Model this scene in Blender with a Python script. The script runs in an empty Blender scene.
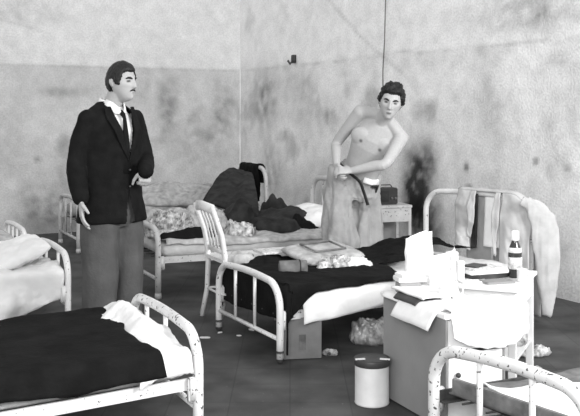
import bpy, bmesh, math, random
from mathutils import Vector, Matrix, noise
random.seed(7)
PI = math.pi
scn = bpy.context.scene
C = scn.collection

# ---------------------------------------------------------------- camera, world, light, exposure
cam_d = bpy.data.cameras.new('camera'); cam = bpy.data.objects.new('camera', cam_d); C.objects.link(cam)
cam.location = (0, 0, 1.45); cam.rotation_euler = (PI/2, 0, 0)
cam_d.sensor_width = 36; cam_d.lens = 900/580*36; cam_d.shift_y = -93/580
scn.camera = cam
w = bpy.data.worlds.new('world'); scn.world = w; w.use_nodes = True
w.node_tree.nodes['Background'].inputs[0].default_value = (1, 1, 1, 1)
w.node_tree.nodes['Background'].inputs[1].default_value = 0.80

def area(name, loc, target, sx, sy, power):
    d = bpy.data.lights.new(name, 'AREA'); d.shape = 'RECTANGLE'; d.size = sx; d.size_y = sy; d.energy = power
    o = bpy.data.objects.new(name, d); C.objects.link(o); o.location = loc
    o.rotation_euler = (Vector(target)-Vector(loc)).to_track_quat('-Z', 'Y').to_euler()
    return o
area('window_daylight', (3.9, 1.4, 2.9), (0.4, 8.0, 1.0), 1.6, 1.3, 300)
area('upper_wall_fill', (-.6, -1.2, 2.6), (0.9, 9.5, 2.1), 2.4, 1.6, 260)  # added fill light behind the camera, brightens the upper right wall; no window modelled
scn.view_settings.view_transform = 'Standard'; scn.view_settings.look = 'None'
scn.view_settings.exposure = 0.0; scn.view_settings.gamma = 1.0; scn.view_settings.use_curve_mapping = False

# ---------------------------------------------------------------- materials
MATS = {}
def mat(name, g, rough=0.7, var=0.12, scale=14, bump=0.15, spec=0.3, metal=0, chips=None, alpha=None, trans=0, fine=60):
    if name in MATS: return MATS[name]
    m = bpy.data.materials.new(name); m.use_nodes = True; nt = m.node_tree; N = nt.nodes; L = nt.links
    b = N['Principled BSDF']; b.inputs['Roughness'].default_value = rough
    b.inputs['Specular IOR Level'].default_value = spec; b.inputs['Metallic'].default_value = metal
    if trans: b.inputs['Transmission Weight'].default_value = trans
    tc = N.new('ShaderNodeTexCoord')
    n1 = N.new('ShaderNodeTexNoise'); n1.inputs['Scale'].default_value = scale; n1.inputs['Detail'].default_value = 5
    L.new(tc.outputs['Object'], n1.inputs['Vector'])
    cr = N.new('ShaderNodeValToRGB'); lo = max(0, g*(1-var)); hi = min(1, g*(1+var))
    cr.color_ramp.elements[0].position = .3; cr.color_ramp.elements[1].position = .7
    cr.color_ramp.elements[0].color = (lo, lo, lo, 1); cr.color_ramp.elements[1].color = (hi, hi, hi, 1)
    L.new(n1.outputs['Fac'], cr.inputs['Fac']); col = cr.outputs['Color']
    if chips:
        n2 = N.new('ShaderNodeTexNoise'); n2.inputs['Scale'].default_value = 55; n2.inputs['Detail'].default_value = 6
        L.new(tc.outputs['Object'], n2.inputs['Vector'])
        c2 = N.new('ShaderNodeValToRGB'); c2.color_ramp.elements[0].position = chips; c2.color_ramp.elements[1].position = chips+.02
        L.new(n2.outputs['Fac'], c2.inputs['Fac'])
        mx = N.new('ShaderNodeMix'); mx.data_type = 'RGBA'
        L.new(c2.outputs['Color'], mx.inputs['Factor']); L.new(col, mx.inputs['A']); mx.inputs['B'].default_value = (.07, .07, .07, 1)
        col = mx.outputs['Result']
    L.new(col, b.inputs['Base Color'])
    if bump:
        n3 = N.new('ShaderNodeTexNoise'); n3.inputs['Scale'].default_value = fine; n3.inputs['Detail'].default_value = 4
        L.new(tc.outputs['Object'], n3.inputs['Vector'])
        bp = N.new('ShaderNodeBump'); bp.inputs['Strength'].default_value = bump; bp.inputs['Distance'].default_value = .02
        L.new(n3.outputs['Fac'], bp.inputs['Height']); L.new(bp.outputs['Normal'], b.inputs['Normal'])
    MATS[name] = m; return m

def vcol_mat(name, rough=.8, spec=.2, bump=.2, fine=70, speck=.06):
    m = bpy.data.materials.new(name); m.use_nodes = True; nt = m.node_tree; N = nt.nodes; L = nt.links
    b = N['Principled BSDF']; b.inputs['Roughness'].default_value = rough; b.inputs['Specular IOR Level'].default_value = spec
    a = N.new('ShaderNodeAttribute'); a.attribute_name = 'tone'
    tc = N.new('ShaderNodeTexCoord'); n = N.new('ShaderNodeTexNoise'); n.inputs['Scale'].default_value = fine; n.inputs['Detail'].default_value = 4
    L.new(tc.outputs['Object'], n.inputs['Vector'])
    mr = N.new('ShaderNodeMapRange'); mr.inputs['From Min'].default_value = .3; mr.inputs['From Max'].default_value = .7
    mr.inputs['To Min'].default_value = 1-speck*2; mr.inputs['To Max'].default_value = 1+speck
    L.new(n.outputs['Fac'], mr.inputs['Value'])
    mx = N.new('ShaderNodeVectorMath'); mx.operation = 'SCALE'
    L.new(a.outputs['Color'], mx.inputs[0]); L.new(mr.outputs['Result'], mx.inputs['Scale'])
    L.new(mx.outputs['Vector'], b.inputs['Base Color'])
    if bump:
        bp = N.new('ShaderNodeBump'); bp.inputs['Strength'].default_value = bump; bp.inputs['Distance'].default_value = .02
        L.new(n.outputs['Fac'], bp.inputs['Height']); L.new(bp.outputs['Normal'], b.inputs['Normal'])
    return m

enamel = mat('chipped_white_enamel', .72, .4, .08, 9, .05, .5, chips=.66)
enamel_worn = mat('worn_white_enamel', .70, .45, .1, 9, .08, .5, chips=.62)
enamel_chipped = mat('chipped_enamel_arch', .72, .45, .1, 9, .08, .5, chips=.61)
enamel_grey = mat('dull_cream_enamel', .50, .5, .15, 9, .05, .4, chips=.64)
dark_steel = mat('dark_steel', .05, .6, .3, 20, .1)
white_cloth = mat('white_sheet_cloth', .80, .9, .05, 9, .25, .1, fine=25)
ticking = mat('mattress_ticking', .50, .9, .15, 12, .25, .1, fine=40)
grey_cloth = mat('pale_grey_cloth', .42, .9, .3, 16, .3, .1, fine=30)
mid_cloth = mat('grey_cloth', .16, .9, .35, 14, .3, .1, fine=30)
dark_cloth = mat('charcoal_cloth', .035, .95, .4, 10, .3, .1, fine=35)
black_wool = mat('black_wool', .010, .95, .35, 8, .25, .08, fine=50)
suit_wool = mat('black_suit_wool', .008, .9, .3, 18, .15, .12, fine=90)
trouser_grey = mat('grey_flannel', .085, .9, .18, 9, .2, .1, fine=60)
trouser_pale = mat('pale_cotton_twill', .34, .9, .14, 10, .25, .1, fine=50)
black_hair = mat('black_hair', .006, .5, .3, 40, .5, .4, fine=60)
paper = mat('white_paper', .82, .8, .06, 18, .08, .2)
paper_print = mat('printed_paper', .60, .8, .4, 60, .05, .2)
card = mat('brown_cardboard', .20, .85, .12, 10, .1, .1)
card_dark = mat('dark_cover', .05, .5, .3, 12, .05, .4)
locker_grey = mat('grey_painted_metal', .26, .6, .1, 5, .05, .3)
paint_white = mat('white_painted_wood', .78, .5, .05, 6, .05, .3)
tin_white = mat('white_label_tin', .72, .5, .07, 12, .03, .4)
leather = mat('black_leather', .012, .4, .2, 20, .1, .5)
glass_dark = mat('dark_bottle_glass', .03, .12, .1, 10, 0, .6)
crinkle = mat('crinkled_foil_print', .40, .35, .9, 26, .9, .6, fine=18)
plastic = mat('crumpled_clear_plastic', .33, .3, .6, 22, .8, .6, fine=20)
white_enamelware = mat('white_enamelware', .8, .3, .04, 10, 0, .5)
skin_mat = vcol_mat('skin', .55, .35, .06, 80, .03)

# ---------------------------------------------------------------- mesh helpers
def finish(name, bm, m, parent=None, smooth=True, label=None):
    bmesh.ops.recalc_face_normals(bm, faces=bm.faces)
    me = bpy.data.meshes.new(name); bm.to_mesh(me); bm.free()
    o = bpy.data.objects.new(name, me); C.objects.link(o)
    if m: me.materials.append(m)
    if smooth:
        for p in me.polygons: p.use_smooth = True
    if parent: o.parent = parent; o.matrix_parent_inverse = parent.matrix_world.inverted()
    if label: o['label'] = label
    return o
def tag(o, label, cat, group=None):
    o['label'] = label; o['category'] = cat
    if group: o['group'] = group
    return o
def thing(name, loc, label, cat, group=None):
    o = bpy.data.objects.new(name, None); C.objects.link(o); o.location = loc
    o.matrix_world = Matrix.Translation(loc)
    o.empty_display_size = .1
    return tag(o, label, cat, group)
def ret(o, k='structure'): o['kind'] = k; return o

def tube(bm, pts, r, seg=12, cap=True, flat=None):
    """sweep an (elliptic) ring along pts; r float or list of float / (rx, ry)"""
    pts = [Vector(p) for p in pts]; n = len(pts); rs = r if isinstance(r, list) else [r]*n
    rings = []; up = None
    for i, p in enumerate(pts):
        t = (pts[min(i+1, n-1)]-pts[max(i-1, 0)]).normalized()
        if up is None:
            a = Vector(flat) if flat else (Vector((0, 0, 1)) if abs(t.z) < .9 else Vector((1, 0, 0)))
            up = (a-t*a.dot(t)).normalized()
        else:
            up = (up-t*up.dot(t)).normalized()
        s = t.cross(up); rr = rs[i]; rx, ry = rr if isinstance(rr, tuple) else (rr, rr)
        rings.append([bm.verts.new(p+s*(math.cos(2*PI*k/seg)*rx)+up*(math.sin(2*PI*k/seg)*ry)) for k in range(seg)])
    for i in range(n-1):
        for k in range(seg):
            bm.faces.new((rings[i][k], rings[i][(k+1) % seg], rings[i+1][(k+1) % seg], rings[i+1][k]))
    if cap:
        bm.faces.new(rings[0][::-1]); bm.faces.new(rings[-1])
def loft(bm, rings, seg=28):
    """rings: (centre, xaxis, yaxis, rx, ry[, power])"""
    R = []
    for rg in rings:
        c, ax, ay, rx, ry = rg[:5]; pw = rg[5] if len(rg) > 5 else 1
        row = []
        for k in range(seg):
            a = 2*PI*k/seg; ca, sa = math.cos(a), math.sin(a)
            row.append(bm.verts.new(Vector(c)+Vector(ax)*rx*math.copysign(abs(ca)**pw, ca)+Vector(ay)*ry*math.copysign(abs(sa)**pw, sa)))
        R.append(row)
    for i in range(len(R)-1):
        for k in range(seg):
            bm.faces.new((R[i][k], R[i][(k+1) % seg], R[i+1][(k+1) % seg], R[i+1][k]))
    bm.faces.new(R[0][::-1]); bm.faces.new(R[-1])
def ball(bm, c, rx, ry=None, rz=None, rot=None, seg=20):
    ry = rx if ry is None else ry; rz = rx if rz is None else rz
    M = Matrix.Translation(c) @ (rot.to_4x4() if rot else Matrix.Identity(4)) @ Matrix.Diagonal((rx, ry, rz, 1))
    bmesh.ops.create_uvsphere(bm, u_segments=seg, v_segments=seg//2+2, radius=1, matrix=M)
def box(bm, c, ax, ay, hx, hy, hz, bev=0):
    """box about centre c; ax, ay horizontal unit axes; half sizes"""
    ax = Vector((ax[0], ax[1], 0)).normalized(); ay = Vector((ay[0], ay[1], 0)).normalized(); az = Vector((0, 0, 1)); c = Vector(c)
    vs = [bm.verts.new(c+ax*x*hx+ay*y*hy+az*z*hz) for x in (-1, 1) for y in (-1, 1) for z in (-1, 1)]
    f = [(0, 1, 3, 2), (4, 6, 7, 5), (0, 4, 5, 1), (2, 3, 7, 6), (0, 2, 6, 4), (1, 5, 7, 3)]
    fs = [bm.faces.new([vs[i] for i in q]) for q in f]
    if bev:
        es = list({e for q in fs for e in q.edges})
        bmesh.ops.bevel(bm, geom=es, offset=bev, segments=2, affect='EDGES')
def lathe(bm, c, prof, seg=28):
    R = []
    for r, z in prof:
        R.append([bm.verts.new((c[0]+r*math.cos(2*PI*k/seg), c[1]+r*math.sin(2*PI*k/seg), c[2]+z)) for k in range(seg)])
    for i in range(len(R)-1):
        for k in range(seg): bm.faces.new((R[i][k], R[i][(k+1) % seg], R[i+1][(k+1) % seg], R[i+1][k]))
    bm.faces.new(R[0][::-1]); bm.faces.new(R[-1])
def fb(p, sc, oc=4, seed=0):
    return noise.fractal(Vector(p)*sc+Vector((seed*13.1, seed*7.7, seed*3.3)), 1.0, 2.0, oc)
def ridge(p, sc, seed=0):
    return 1-abs(noise.noise(Vector(p)*sc+Vector((seed*13.1, seed*7.7, seed*3.3))))*2
def remesh(bm, voxel, smooth=6, factor=.5):
    me = bpy.data.meshes.new('tmp'); bm.to_mesh(me); bm.free()
    o = bpy.data.objects.new('tmp', me); C.objects.link(o)
    md = o.modifiers.new('r', 'REMESH'); md.mode = 'VOXEL'; md.voxel_size = voxel
    ms = o.modifiers.new('s', 'SMOOTH'); ms.iterations = smooth; ms.factor = factor
    dg = bpy.context.evaluated_depsgraph_get(); dg.update()
    me2 = bpy.data.meshes.new_from_object(o.evaluated_get(dg))
    bpy.data.objects.remove(o); bpy.data.meshes.remove(me)
    b2 = bmesh.new(); b2.from_mesh(me2); bpy.data.meshes.remove(me2); return b2
def wrinkle(bm, sc, amp, seed, zlim=None, stretch=(1, 1, 1)):
    bm.normal_update()
    mv = []
    for v in bm.verts:
        q = Vector((v.co.x*stretch[0], v.co.y*stretch[1], v.co.z*stretch[2])); k = fb(q, sc, 4, seed)*.7+(ridge(q, sc*.7, seed+1)-.5)*.5
        mv.append(v.normal*amp*k)
    for v, m_ in zip(bm.verts, mv): v.co += m_
def sheet(bm, fn, nu, nv, th=.006):
    """closed thin cloth from fn(s,t)->Vector"""
    top = [[Vector(fn(i/nu, j/nv)) for j in range(nv+1)] for i in range(nu+1)]
    A = [[None]*(nv+1) for _ in range(nu+1)]; B = [[None]*(nv+1) for _ in range(nu+1)]
    for i in range(nu+1):
        for j in range(nv+1):
            du = top[min(i+1, nu)][j]-top[max(i-1, 0)][j]; dv = top[i][min(j+1, nv)]-top[i][max(j-1, 0)]
            n = du.cross(dv)
            n = n.normalized() if n.length > 1e-9 else Vector((0, 0, 1))
            A[i][j] = bm.verts.new(top[i][j]+n*th/2); B[i][j] = bm.verts.new(top[i][j]-n*th/2)
    for i in range(nu):
        for j in range(nv):
            bm.faces.new((A[i][j], A[i+1][j], A[i+1][j+1], A[i][j+1])); bm.faces.new((B[i][j], B[i][j+1], B[i+1][j+1], B[i+1][j]))
    for i in range(nu):
        bm.faces.new((A[i][0], B[i][0], B[i+1][0], A[i+1][0])); bm.faces.new((A[i][nv], A[i+1][nv], B[i+1][nv], B[i][nv]))
    for j in range(nv):
        bm.faces.new((A[0][j], A[0][j+1], B[0][j+1], B[0][j])); bm.faces.new((A[nu][j], B[nu][j], B[nu][j+1], A[nu][j+1]))

# ---------------------------------------------------------------- room
COR = Vector((-.684, 12.31)); DB = Vector((.478, -.878)); DA = Vector((-2.776, -1.57)).normalized()
def gauss(u, z, s): return s[4]*math.exp(-((abs((u-s[0])/s[2])**2.6+abs((z-s[1])/s[3])**2.6)))
STB = [(.78, 1.67, .27, .34, .42), (1.8, 1.69, .30, .30, .25), (2.38, 1.43, .2, .10, .36), (4.02, .72, .22, .38, 1.3), (4.2, 1.0, .15, .17, .55), (4.12, .40, .28, .3, 1.0),
       (5.11, 1.42, .22, .33, .22), (5.68, 2.30, .62, .2, .36), (4.95, 2.33, .4, .12, .15), (5.86, 1.89, .12, .06, .25), (.31, 2.69, .16, .21, .15),
       (5.9, 1.33, .26, .32, .14), (5.21, .81, .57, .26, .12), (3.74, .45, .5, .3, .15), (2.27, .59, .3, .34, .25), (0, 1.5, .3, .5, .2), (.9, .75, .35, .4, .3),
       (4.76, .98, .035, .04, .8), (5.63, 1.07, .03, .03, .7), (4.79, .8, .05, .03, .7), (5.97, 1.04, .04, .03, .6), (5.68, .7, .03, .03, .8), (3.1, 1.3, .1, .06, .3), (1.3, 1.25, .05, .06, .3)]
STA = [(1.05, 1.54, .13, .39, .42), (.27, 1.49, .16, .40, .36), (.67, 1.41, .14, .27, .22), (2.6, .31, .38, .3, .42), (2.47, 1.73, .28, .06, .25), (3.07, 1.03, .2, .45, .15),
       (.59, .95, .4, .35, .22), (2.96, 2.7, .5, .16, .2), (1.9, 1.1, .05, .05, .3), (1.55, .6, .4, .4, .2), (2.75, .9, .04, .04, .5)]
def seg_d(u, z, a, b):
    a = Vector(a); b = Vector(b); p = Vector((u, z)); d = b-a; t = max(0, min(1, (p-a).dot(d)/d.length_squared)); return (p-a-d*t).length
def wall(name, D, length, stains, nrm, cracks, upper, lower, line_amp, seed):
    st = .03; nu = int(length/st); nv = int(3.5/st); bm = bmesh.new(); cols = []
    g = []
    for i in range(nu+1):
        row = []
        for j in range(nv+1):
            u = i*length/nu; z = j*3.5/nv
            line = 2.055+line_amp*fb((u, 0, 0), 1.6, 3, seed)
            k = 1/(1+math.exp(-(z-line)/.012))
            off = .006*fb((u, z, 0), 2.2, 5, seed)-.006*(1-k)
            x = COR+D*u
            row.append(bm.verts.new((x.x+nrm.x*off, x.y+nrm.y*off, z)))
            v = lower+(upper-lower)*k
            v *= 1+.10*fb((u, z, 0), 1.3, 5, seed+1)*(1.5-k)+.11*fb((u, z, 1), 7, 5, seed+2)
            m = max(0, fb((u, z, 3), 2.1, 6, seed+4)-.25); v *= 1-min(.3, m*.55)*(1.15-k*.9)
            if abs(z-line) < .035: v *= 1-.22*math.exp(-((z-line)/.012)**2)*(.5+.5*abs(fb((u*3, 0, 0), 2, 3, seed+9))*2)
            for s in stains:
                if abs(u-s[0]) < s[2]*2 and abs(z-s[1]) < s[3]*2:
                    v *= 1-min(.93, gauss(u, z, s)*(.9+(.8 if s[4] < .7 else .45)*fb((u, z, 2), 9, 5, seed+3)))
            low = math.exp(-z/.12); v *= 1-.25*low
            for a, b, q in cracks:
                d = seg_d(u+.02*fb((u, z, 0), 5, 3), z, a, b)
                if d < .04: v *= 1-q*.5*math.exp(-(d/.02)**2)
            cols.append(max(.012, v))
        g.append(row)
    for i in range(nu):
        for j in range(nv): bm.faces.new((g[i][j], g[i+1][j], g[i+1][j+1], g[i][j+1]))
    # give the wall its depth behind the plaster
    back = [bm.verts.new((COR.x+D.x*u-nrm.x*.25, COR.y+D.y*u-nrm.y*.25, z)) for u, z in ((0, 0), (length, 0), (length, 3.5), (0, 3.5))]
    bm.faces.new((back[0], back[3], back[2], back[1]))
    bm.faces.new([g[i][nv] for i in range(nu+1)]+[back[2], back[3]])
    bm.faces.new([g[nu][j] for j in range(nv+1)]+[back[2], back[1]])
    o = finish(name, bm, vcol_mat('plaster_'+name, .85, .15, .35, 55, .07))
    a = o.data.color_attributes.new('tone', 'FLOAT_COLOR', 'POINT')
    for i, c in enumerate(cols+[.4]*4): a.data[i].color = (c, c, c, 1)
    return ret(o)
nA = Vector((DA.y, -DA.x)); nA = nA if nA.y < 0 else -nA
nB = Vector((DB.y, -DB.x)); nB = nB if nB.x < 0 else -nB
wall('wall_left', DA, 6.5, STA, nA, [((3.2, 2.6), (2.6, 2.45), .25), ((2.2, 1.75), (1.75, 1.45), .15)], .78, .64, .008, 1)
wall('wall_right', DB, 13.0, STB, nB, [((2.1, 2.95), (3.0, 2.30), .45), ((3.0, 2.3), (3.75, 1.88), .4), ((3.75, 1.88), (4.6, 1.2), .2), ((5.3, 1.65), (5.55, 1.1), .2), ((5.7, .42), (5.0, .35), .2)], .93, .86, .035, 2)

def floor_mat():
    m = bpy.data.materials.new('dark_worn_floor'); m.use_nodes = True; nt = m.node_tree; N = nt.nodes; L = nt.links; b = N['Principled BSDF']
    tc = N.new('ShaderNodeTexCoord'); n = N.new('ShaderNodeTexNoise'); n.inputs['Scale'].default_value = 3.2; n.inputs['Detail'].default_value = 8
    L.new(tc.outputs['Object'], n.inputs['Vector'])
    cr = N.new('ShaderNodeValToRGB'); cr.color_ramp.elements[0].position = .3; cr.color_ramp.elements[1].position = .75
    cr.color_ramp.elements[0].color = (.036,)*3+(1,); cr.color_ramp.elements[1].color = (.11,)*3+(1,)
    L.new(n.outputs['Fac'], cr.inputs['Fac'])
    br = N.new('ShaderNodeTexBrick'); br.offset = 0; br.inputs['Scale'].default_value = 3.3
    br.inputs['Brick Width'].default_value = 1; br.inputs['Row Height'].default_value = 1; br.inputs['Mortar Size'].default_value = .012
    br.inputs['Color1'].default_value = (1, 1, 1, 1); br.inputs['Color2'].default_value = (.9, .9, .9, 1); br.inputs['Mortar'].default_value = (.72, .72, .72, 1)
    L.new(tc.outputs['Object'], br.inputs['Vector'])
    mx = N.new('ShaderNodeMix'); mx.data_type = 'RGBA'; mx.blend_type = 'MULTIPLY'; mx.inputs['Factor'].default_value = 1
    L.new(cr.outputs['Color'], mx.inputs['A']); L.new(br.outputs['Color'], mx.inputs['B'])
    # pale specks of grit
    n2 = N.new('ShaderNodeTexNoise'); n2.inputs['Scale'].default_value = 70; n2.inputs['Detail'].default_value = 3; L.new(tc.outputs['Object'], n2.inputs['Vector'])
    c2 = N.new('ShaderNodeValToRGB'); c2.color_ramp.elements[0].position = .70; c2.color_ramp.elements[1].position = .76; L.new(n2.outputs['Fac'], c2.inputs['Fac'])
    m2 = N.new('ShaderNodeMix'); m2.data_type = 'RGBA'; L.new(c2.outputs['Color'], m2.inputs['Factor']); L.new(mx.outputs['Result'], m2.inputs['A']); m2.inputs['B'].default_value = (.25, .25, .25, 1)
    L.new(m2.outputs['Result'], b.inputs['Base Color']); b.inputs['Roughness'].default_value = .75; b.inputs['Specular IOR Level'].default_value = .25
    bp = N.new('ShaderNodeBump'); bp.inputs['Strength'].default_value = .15; L.new(n2.outputs['Fac'], bp.inputs['Height']); L.new(bp.outputs['Normal'], b.inputs['Normal'])
    return m
bm = bmesh.new(); e1 = COR+DA*6.5; e2 = COR+DB*13
vs = [bm.verts.new((p[0], p[1], z)) for z in (0, -.2) for p in ((COR.x, COR.y), (e1.x, e1.y), (-6.4, -2.5), (7, -2.5), (e2.x, e2.y))]
bm.faces.new(vs[:5]); bm.faces.new(vs[5:][::-1])
for i in range(5): bm.faces.new((vs[i], vs[(i+1) % 5], vs[5+(i+1) % 5], vs[5+i]))
ret(finish('floor', bm, floor_mat(), smooth=False))

# peg and hanging wire on the right wall
def onB(u, z, off=0): p = COR+DB*u+nB*off; return Vector((p.x, p.y, z))
t = thing('wall_hook', onB(1.56, 2.06), 'small dark wooden peg fixed on the paint line of the wall', 'hook')
bm = bmesh.new(); c = onB(1.56, 2.13, .02); box(bm, c, DB, nB, .035, .02, .05, .006); finish('back_plate', bm, dark_steel, t)
bm = bmesh.new(); tube(bm, [onB(1.56, 2.11, .03), onB(1.56, 2.07, .07), onB(1.56, 2.11, .10)], .014); finish('hook', bm, dark_steel, t)
bm = bmesh.new(); tube(bm, [onB(3.56, 3.45, .02), onB(3.53, 2.63, .03), onB(3.51, 2.2, .03), onB(3.48, 1.9, .03), onB(3.49, 1.45, .03)], .006, 8)
tag(finish('hanging_wire', bm, mid_cloth), 'thin wire hanging straight down the wall above the shirtless man', 'wire')

# ---------------------------------------------------------------- beds
class Bed:
    def __init__(s, F0, F1, H0, H1):
        s.F0, s.F1, s.H0, s.H1 = [Vector(p) for p in (F0, F1, H0, H1)]
        s.L = ((s.H0-s.F0).length+(s.H1-s.F1).length)/2; s.W = ((s.F1-s.F0).length+(s.H1-s.H0).length)/2
    def p(s, a, b, z):      # metres along from the foot, metres across from the far side
        u, v = a/s.L, b/s.W
        q = (s.F0*(1-v)+s.F1*v)*(1-u)+(s.H0*(1-v)+s.H1*v)*u
        return Vector((q.x, q.y, z))
def arch_pts(P0, P1, h, rc, crown=.012, z0=0.03):
    P0 = Vector((*P0, 0)); P1 = Vector((*P1, 0)); d = (P1-P0); Wd = d.length; d.normalize(); Z = Vector((0, 0, 1)); pts = []
    for k in range(4): pts.append(P0+Z*(z0+(h-rc-z0)*k/3))
    for k in range(1, 9): a = PI/2*k/8; pts.append(P0+d*(rc-rc*math.cos(a))+Z*(h-rc+rc*math.sin(a)))
    for k in range(1, 8): q = k/8; pts.append(P0+d*(rc+(Wd-2*rc)*q)+Z*(h+crown*math.sin(PI*q)))
    for k in range(0, 9): a = PI/2*(1-k/8); pts.append(P1-d*(rc-rc*math.cos(a))+Z*(h-rc+rc*math.sin(a)))
    for k in range(1, 4): pts.append(P1+Z*(h-rc-(h-rc-z0)*k/3))
    return pts
def end_frame(root, name, P0, P1, h, r, rc, bars, cross, m, casters=False):
    bm = bmesh.new(); tube(bm, arch_pts(P0, P1, h, rc), r, 14); f = finish(name, bm, m, root)
    P0 = Vector(P0); P1 = Vector(P1)
    if cross:
        bm = bmesh.new(); tube(bm, [(*P0, cross), (*P1, cross)], r*.62, 10); finish('crossbar', bm, m, f)
    for q in bars:
        c = P0.lerp(P1, q); bm = bmesh.new(); tube(bm, [(*c, cross or .25), (*c, h+.004)], r*.5, 10); finish('spindle', bm, m, f)
    for P in (P0, P1):
        bm = bmesh.new()
        if casters:
            lathe(bm, (P.x, P.y, 0), [(.012, .045), (.02, .05), (.023, .075), (.02, .08)], 14); ball(bm, (P.x, P.y, .023), .022, .012, .023)
            finish('caster', bm, dark_steel, f)
        else:
            lathe(bm, (P.x, P.y, 0), [(r*1.1, 0), (r*1.15, .02), (r*1.05, .045)], 14); finish('foot_cap', bm, m, f)
def bed(label, B, hf, hh, rail_z, r=.02, barsf=(.28, .7), barsh=(.25, .5, .75), rc=.13, m=enamel, casters=False, cross=.14, rail_m=None):
    c = (B.F0+B.F1+B.H0+B.H1)/4
    root = thing('iron_bed', (c.x, c.y, 0), label, 'bed')
    end_frame(root, 'footboard', B.F0, B.F1, hf, r, rc, barsf, cross, m, casters)
    end_frame(root, 'headboard', B.H0, B.H1, hh, r, min(rc*1.15, .16), barsh, rail_z-.04 if hh > .6 else cross, m, casters)
    for b in (0.02, B.W-.02):
        bm = bmesh.new(); n = 2
        p0, p1 = B.p(.01, b, rail_z), B.p(B.L-.01, b, rail_z); d = (p1-p0).normalized(); s = Vector((-d.y, d.x, 0))
        box(bm, (p0+p1)/2, d, s, (p1-p0).length/2, .006, .026); 
        sg = 1 if b < .1 else -1
        q = B.p(B.L/2, b+sg*.018, rail_z-.02); box(bm, q, d, s, (p1-p0).length/2, .018, .005)
        finish('side_rail', bm, rail_m or m, root, False)
    for a, b in ((0, 0), (0, B.W), (B.L, 0), (B.L, B.W)):
        bm = bmesh.new(); aa = .028 if a == 0 else B.L-.028; bb = b+(.0 if b == 0 else 0)
        q = B.p(aa, bb, rail_z-.02); d = (B.H0-B.F0).normalized(); box(bm, q, d, (-d.y, d.x), .024, .014, .055, .006)
        finish('corner_bracket', bm, m, root)
    bm = bmesh.new()
    for k in range(1, 22): tube(bm, [B.p(B.L*k/22, .04, rail_z), B.p(B.L*k/22, B.W/2, rail_z-.015), B.p(B.L*k/22, B.W-.04, rail_z)], .005, 6)
    for k in range(1, 6): tube(bm, [B.p(.03, B.W*k/6, rail_z-.008), B.p(B.L-.03, B.W*k/6, rail_z-.008)], .005, 6)
    finish('wire_spring_base', bm, dark_steel, root)
    return root
def mattress(B, z0, z1, label, m=ticking, seed=1, a0=.05, a1=None, inset=.02):
    a1 = a1 or B.L-.05; bm = bmesh.new(); nu, nv = 60, 30; r = .045
    def prof(t):    # around the mattress section: t 0..1 -> b, z
        Wd = B.W-2*inset; H = z1-z0
        per = 2*(Wd+H); d = t*per
        if d < Wd: b, z = d, H
        elif d < Wd+H: b, z = Wd, H-(d-Wd)
        elif d < 2*Wd+H: b, z = Wd-(d-Wd-H), 0
        else: b, z = 0, d-2*Wd-H
        cx = min(max(b, r), Wd-r); cz = min(max(z, r), H-r); v = Vector((b-cx, z-cz))
        if v.length > 0: v = v.normalized()*min(v.length, r) if v.length > r else v
        return cx+v.x+inset, cz+v.y+z0
    N = 88; R = []
    for i in range(nu+1):
        s = i/nu; a = a0+(a1-a0)*s; e = min(i, nu-i); k = [.75, .93, 1][min(e, 2)] if e < 3 else 1
        row = []
        for j in range(N):
            b, z = prof(j/N); cb, cz = B.W/2, (z0+z1)/2
            b = cb+(b-cb)*(1-(1-k)*.05); z = cz+(z-cz)*k
            q = B.p(a, b, z); dz = .018*fb((a, b, z), 3, 3, seed)
            if z > cz: q.z += dz
            q += Vector((0, 0, 0)); row.append(bm.verts.new(q))
        R.append(row)
    for i in range(nu):
        for j in range(N): bm.faces.new((R[i][j], R[i][(j+1) % N], R[i+1][(j+1) % N], R[i+1][j]))
    bm.faces.new(R[0][::-1]); bm.faces.new(R[-1])
    return tag(finish('mattress', bm, m), label, 'mattress')
def cloth(name, B, top, alo, ahi, blo, bhi, m, label, cat, seed=1, amp=.012, sc=5, th=.008, nu=90, nv=70, gap=.012, edge=.03, lift=None, flare=.1):
    """cloth lying on the bed top and hanging over its foot (a<0), far (b<0) and near (b>W) edges"""
    f = lambda q: q if callable(q) else (lambda t: q)
    alo, ahi, blo, bhi = map(f, (alo, ahi, blo, bhi))
    def fn(s, t):
        a = alo(t)*(1-s)+ahi(t)*s; b = blo(s)*(1-t)+bhi(s)*t
        a += edge*fb((s*2, t*3, 0), 1.3, 2, seed+5); b += edge*fb((s*4, t*2, 9), 1.3, 2, seed+6)*.6
        z = top; aa, bb = a, b; rr = .04; n = fb((a, b, 0), sc, 4, seed); rg = ridge((a, b, .4), sc*.8, seed+2)
        if b > B.W-rr:
            o = b-(B.W-rr); ang = min(o/rr, PI/2); bb = B.W-rr+rr*math.sin(ang)+gap; z -= rr*(1-math.cos(ang))+max(0, o-rr*PI/2)
            bb += flare*max(0, o-rr*PI/2)*(.4+n)
        elif b < rr:
            o = rr-b; ang = min(o/rr, PI/2); bb = rr-rr*math.sin(ang)-gap; z -= rr*(1-math.cos(ang))+max(0, o-rr*PI/2)
        if a < rr*1.2:
            o = rr*1.2-a; ang = min(o/rr, PI/2); aa = rr*1.2-rr*math.sin(ang)+.03; z -= rr*(1-math.cos(ang))+max(0, o-rr*PI/2)
        z += amp*(n+.6*rg*abs(n)+.5)
        if lift: z += lift(a, b)
        return B.p(aa, bb, max(z, .03))
    bm = bmesh.new(); sheet(bm, fn, nu, nv, th)
    return tag(finish(name, bm, m), label, cat)
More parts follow.
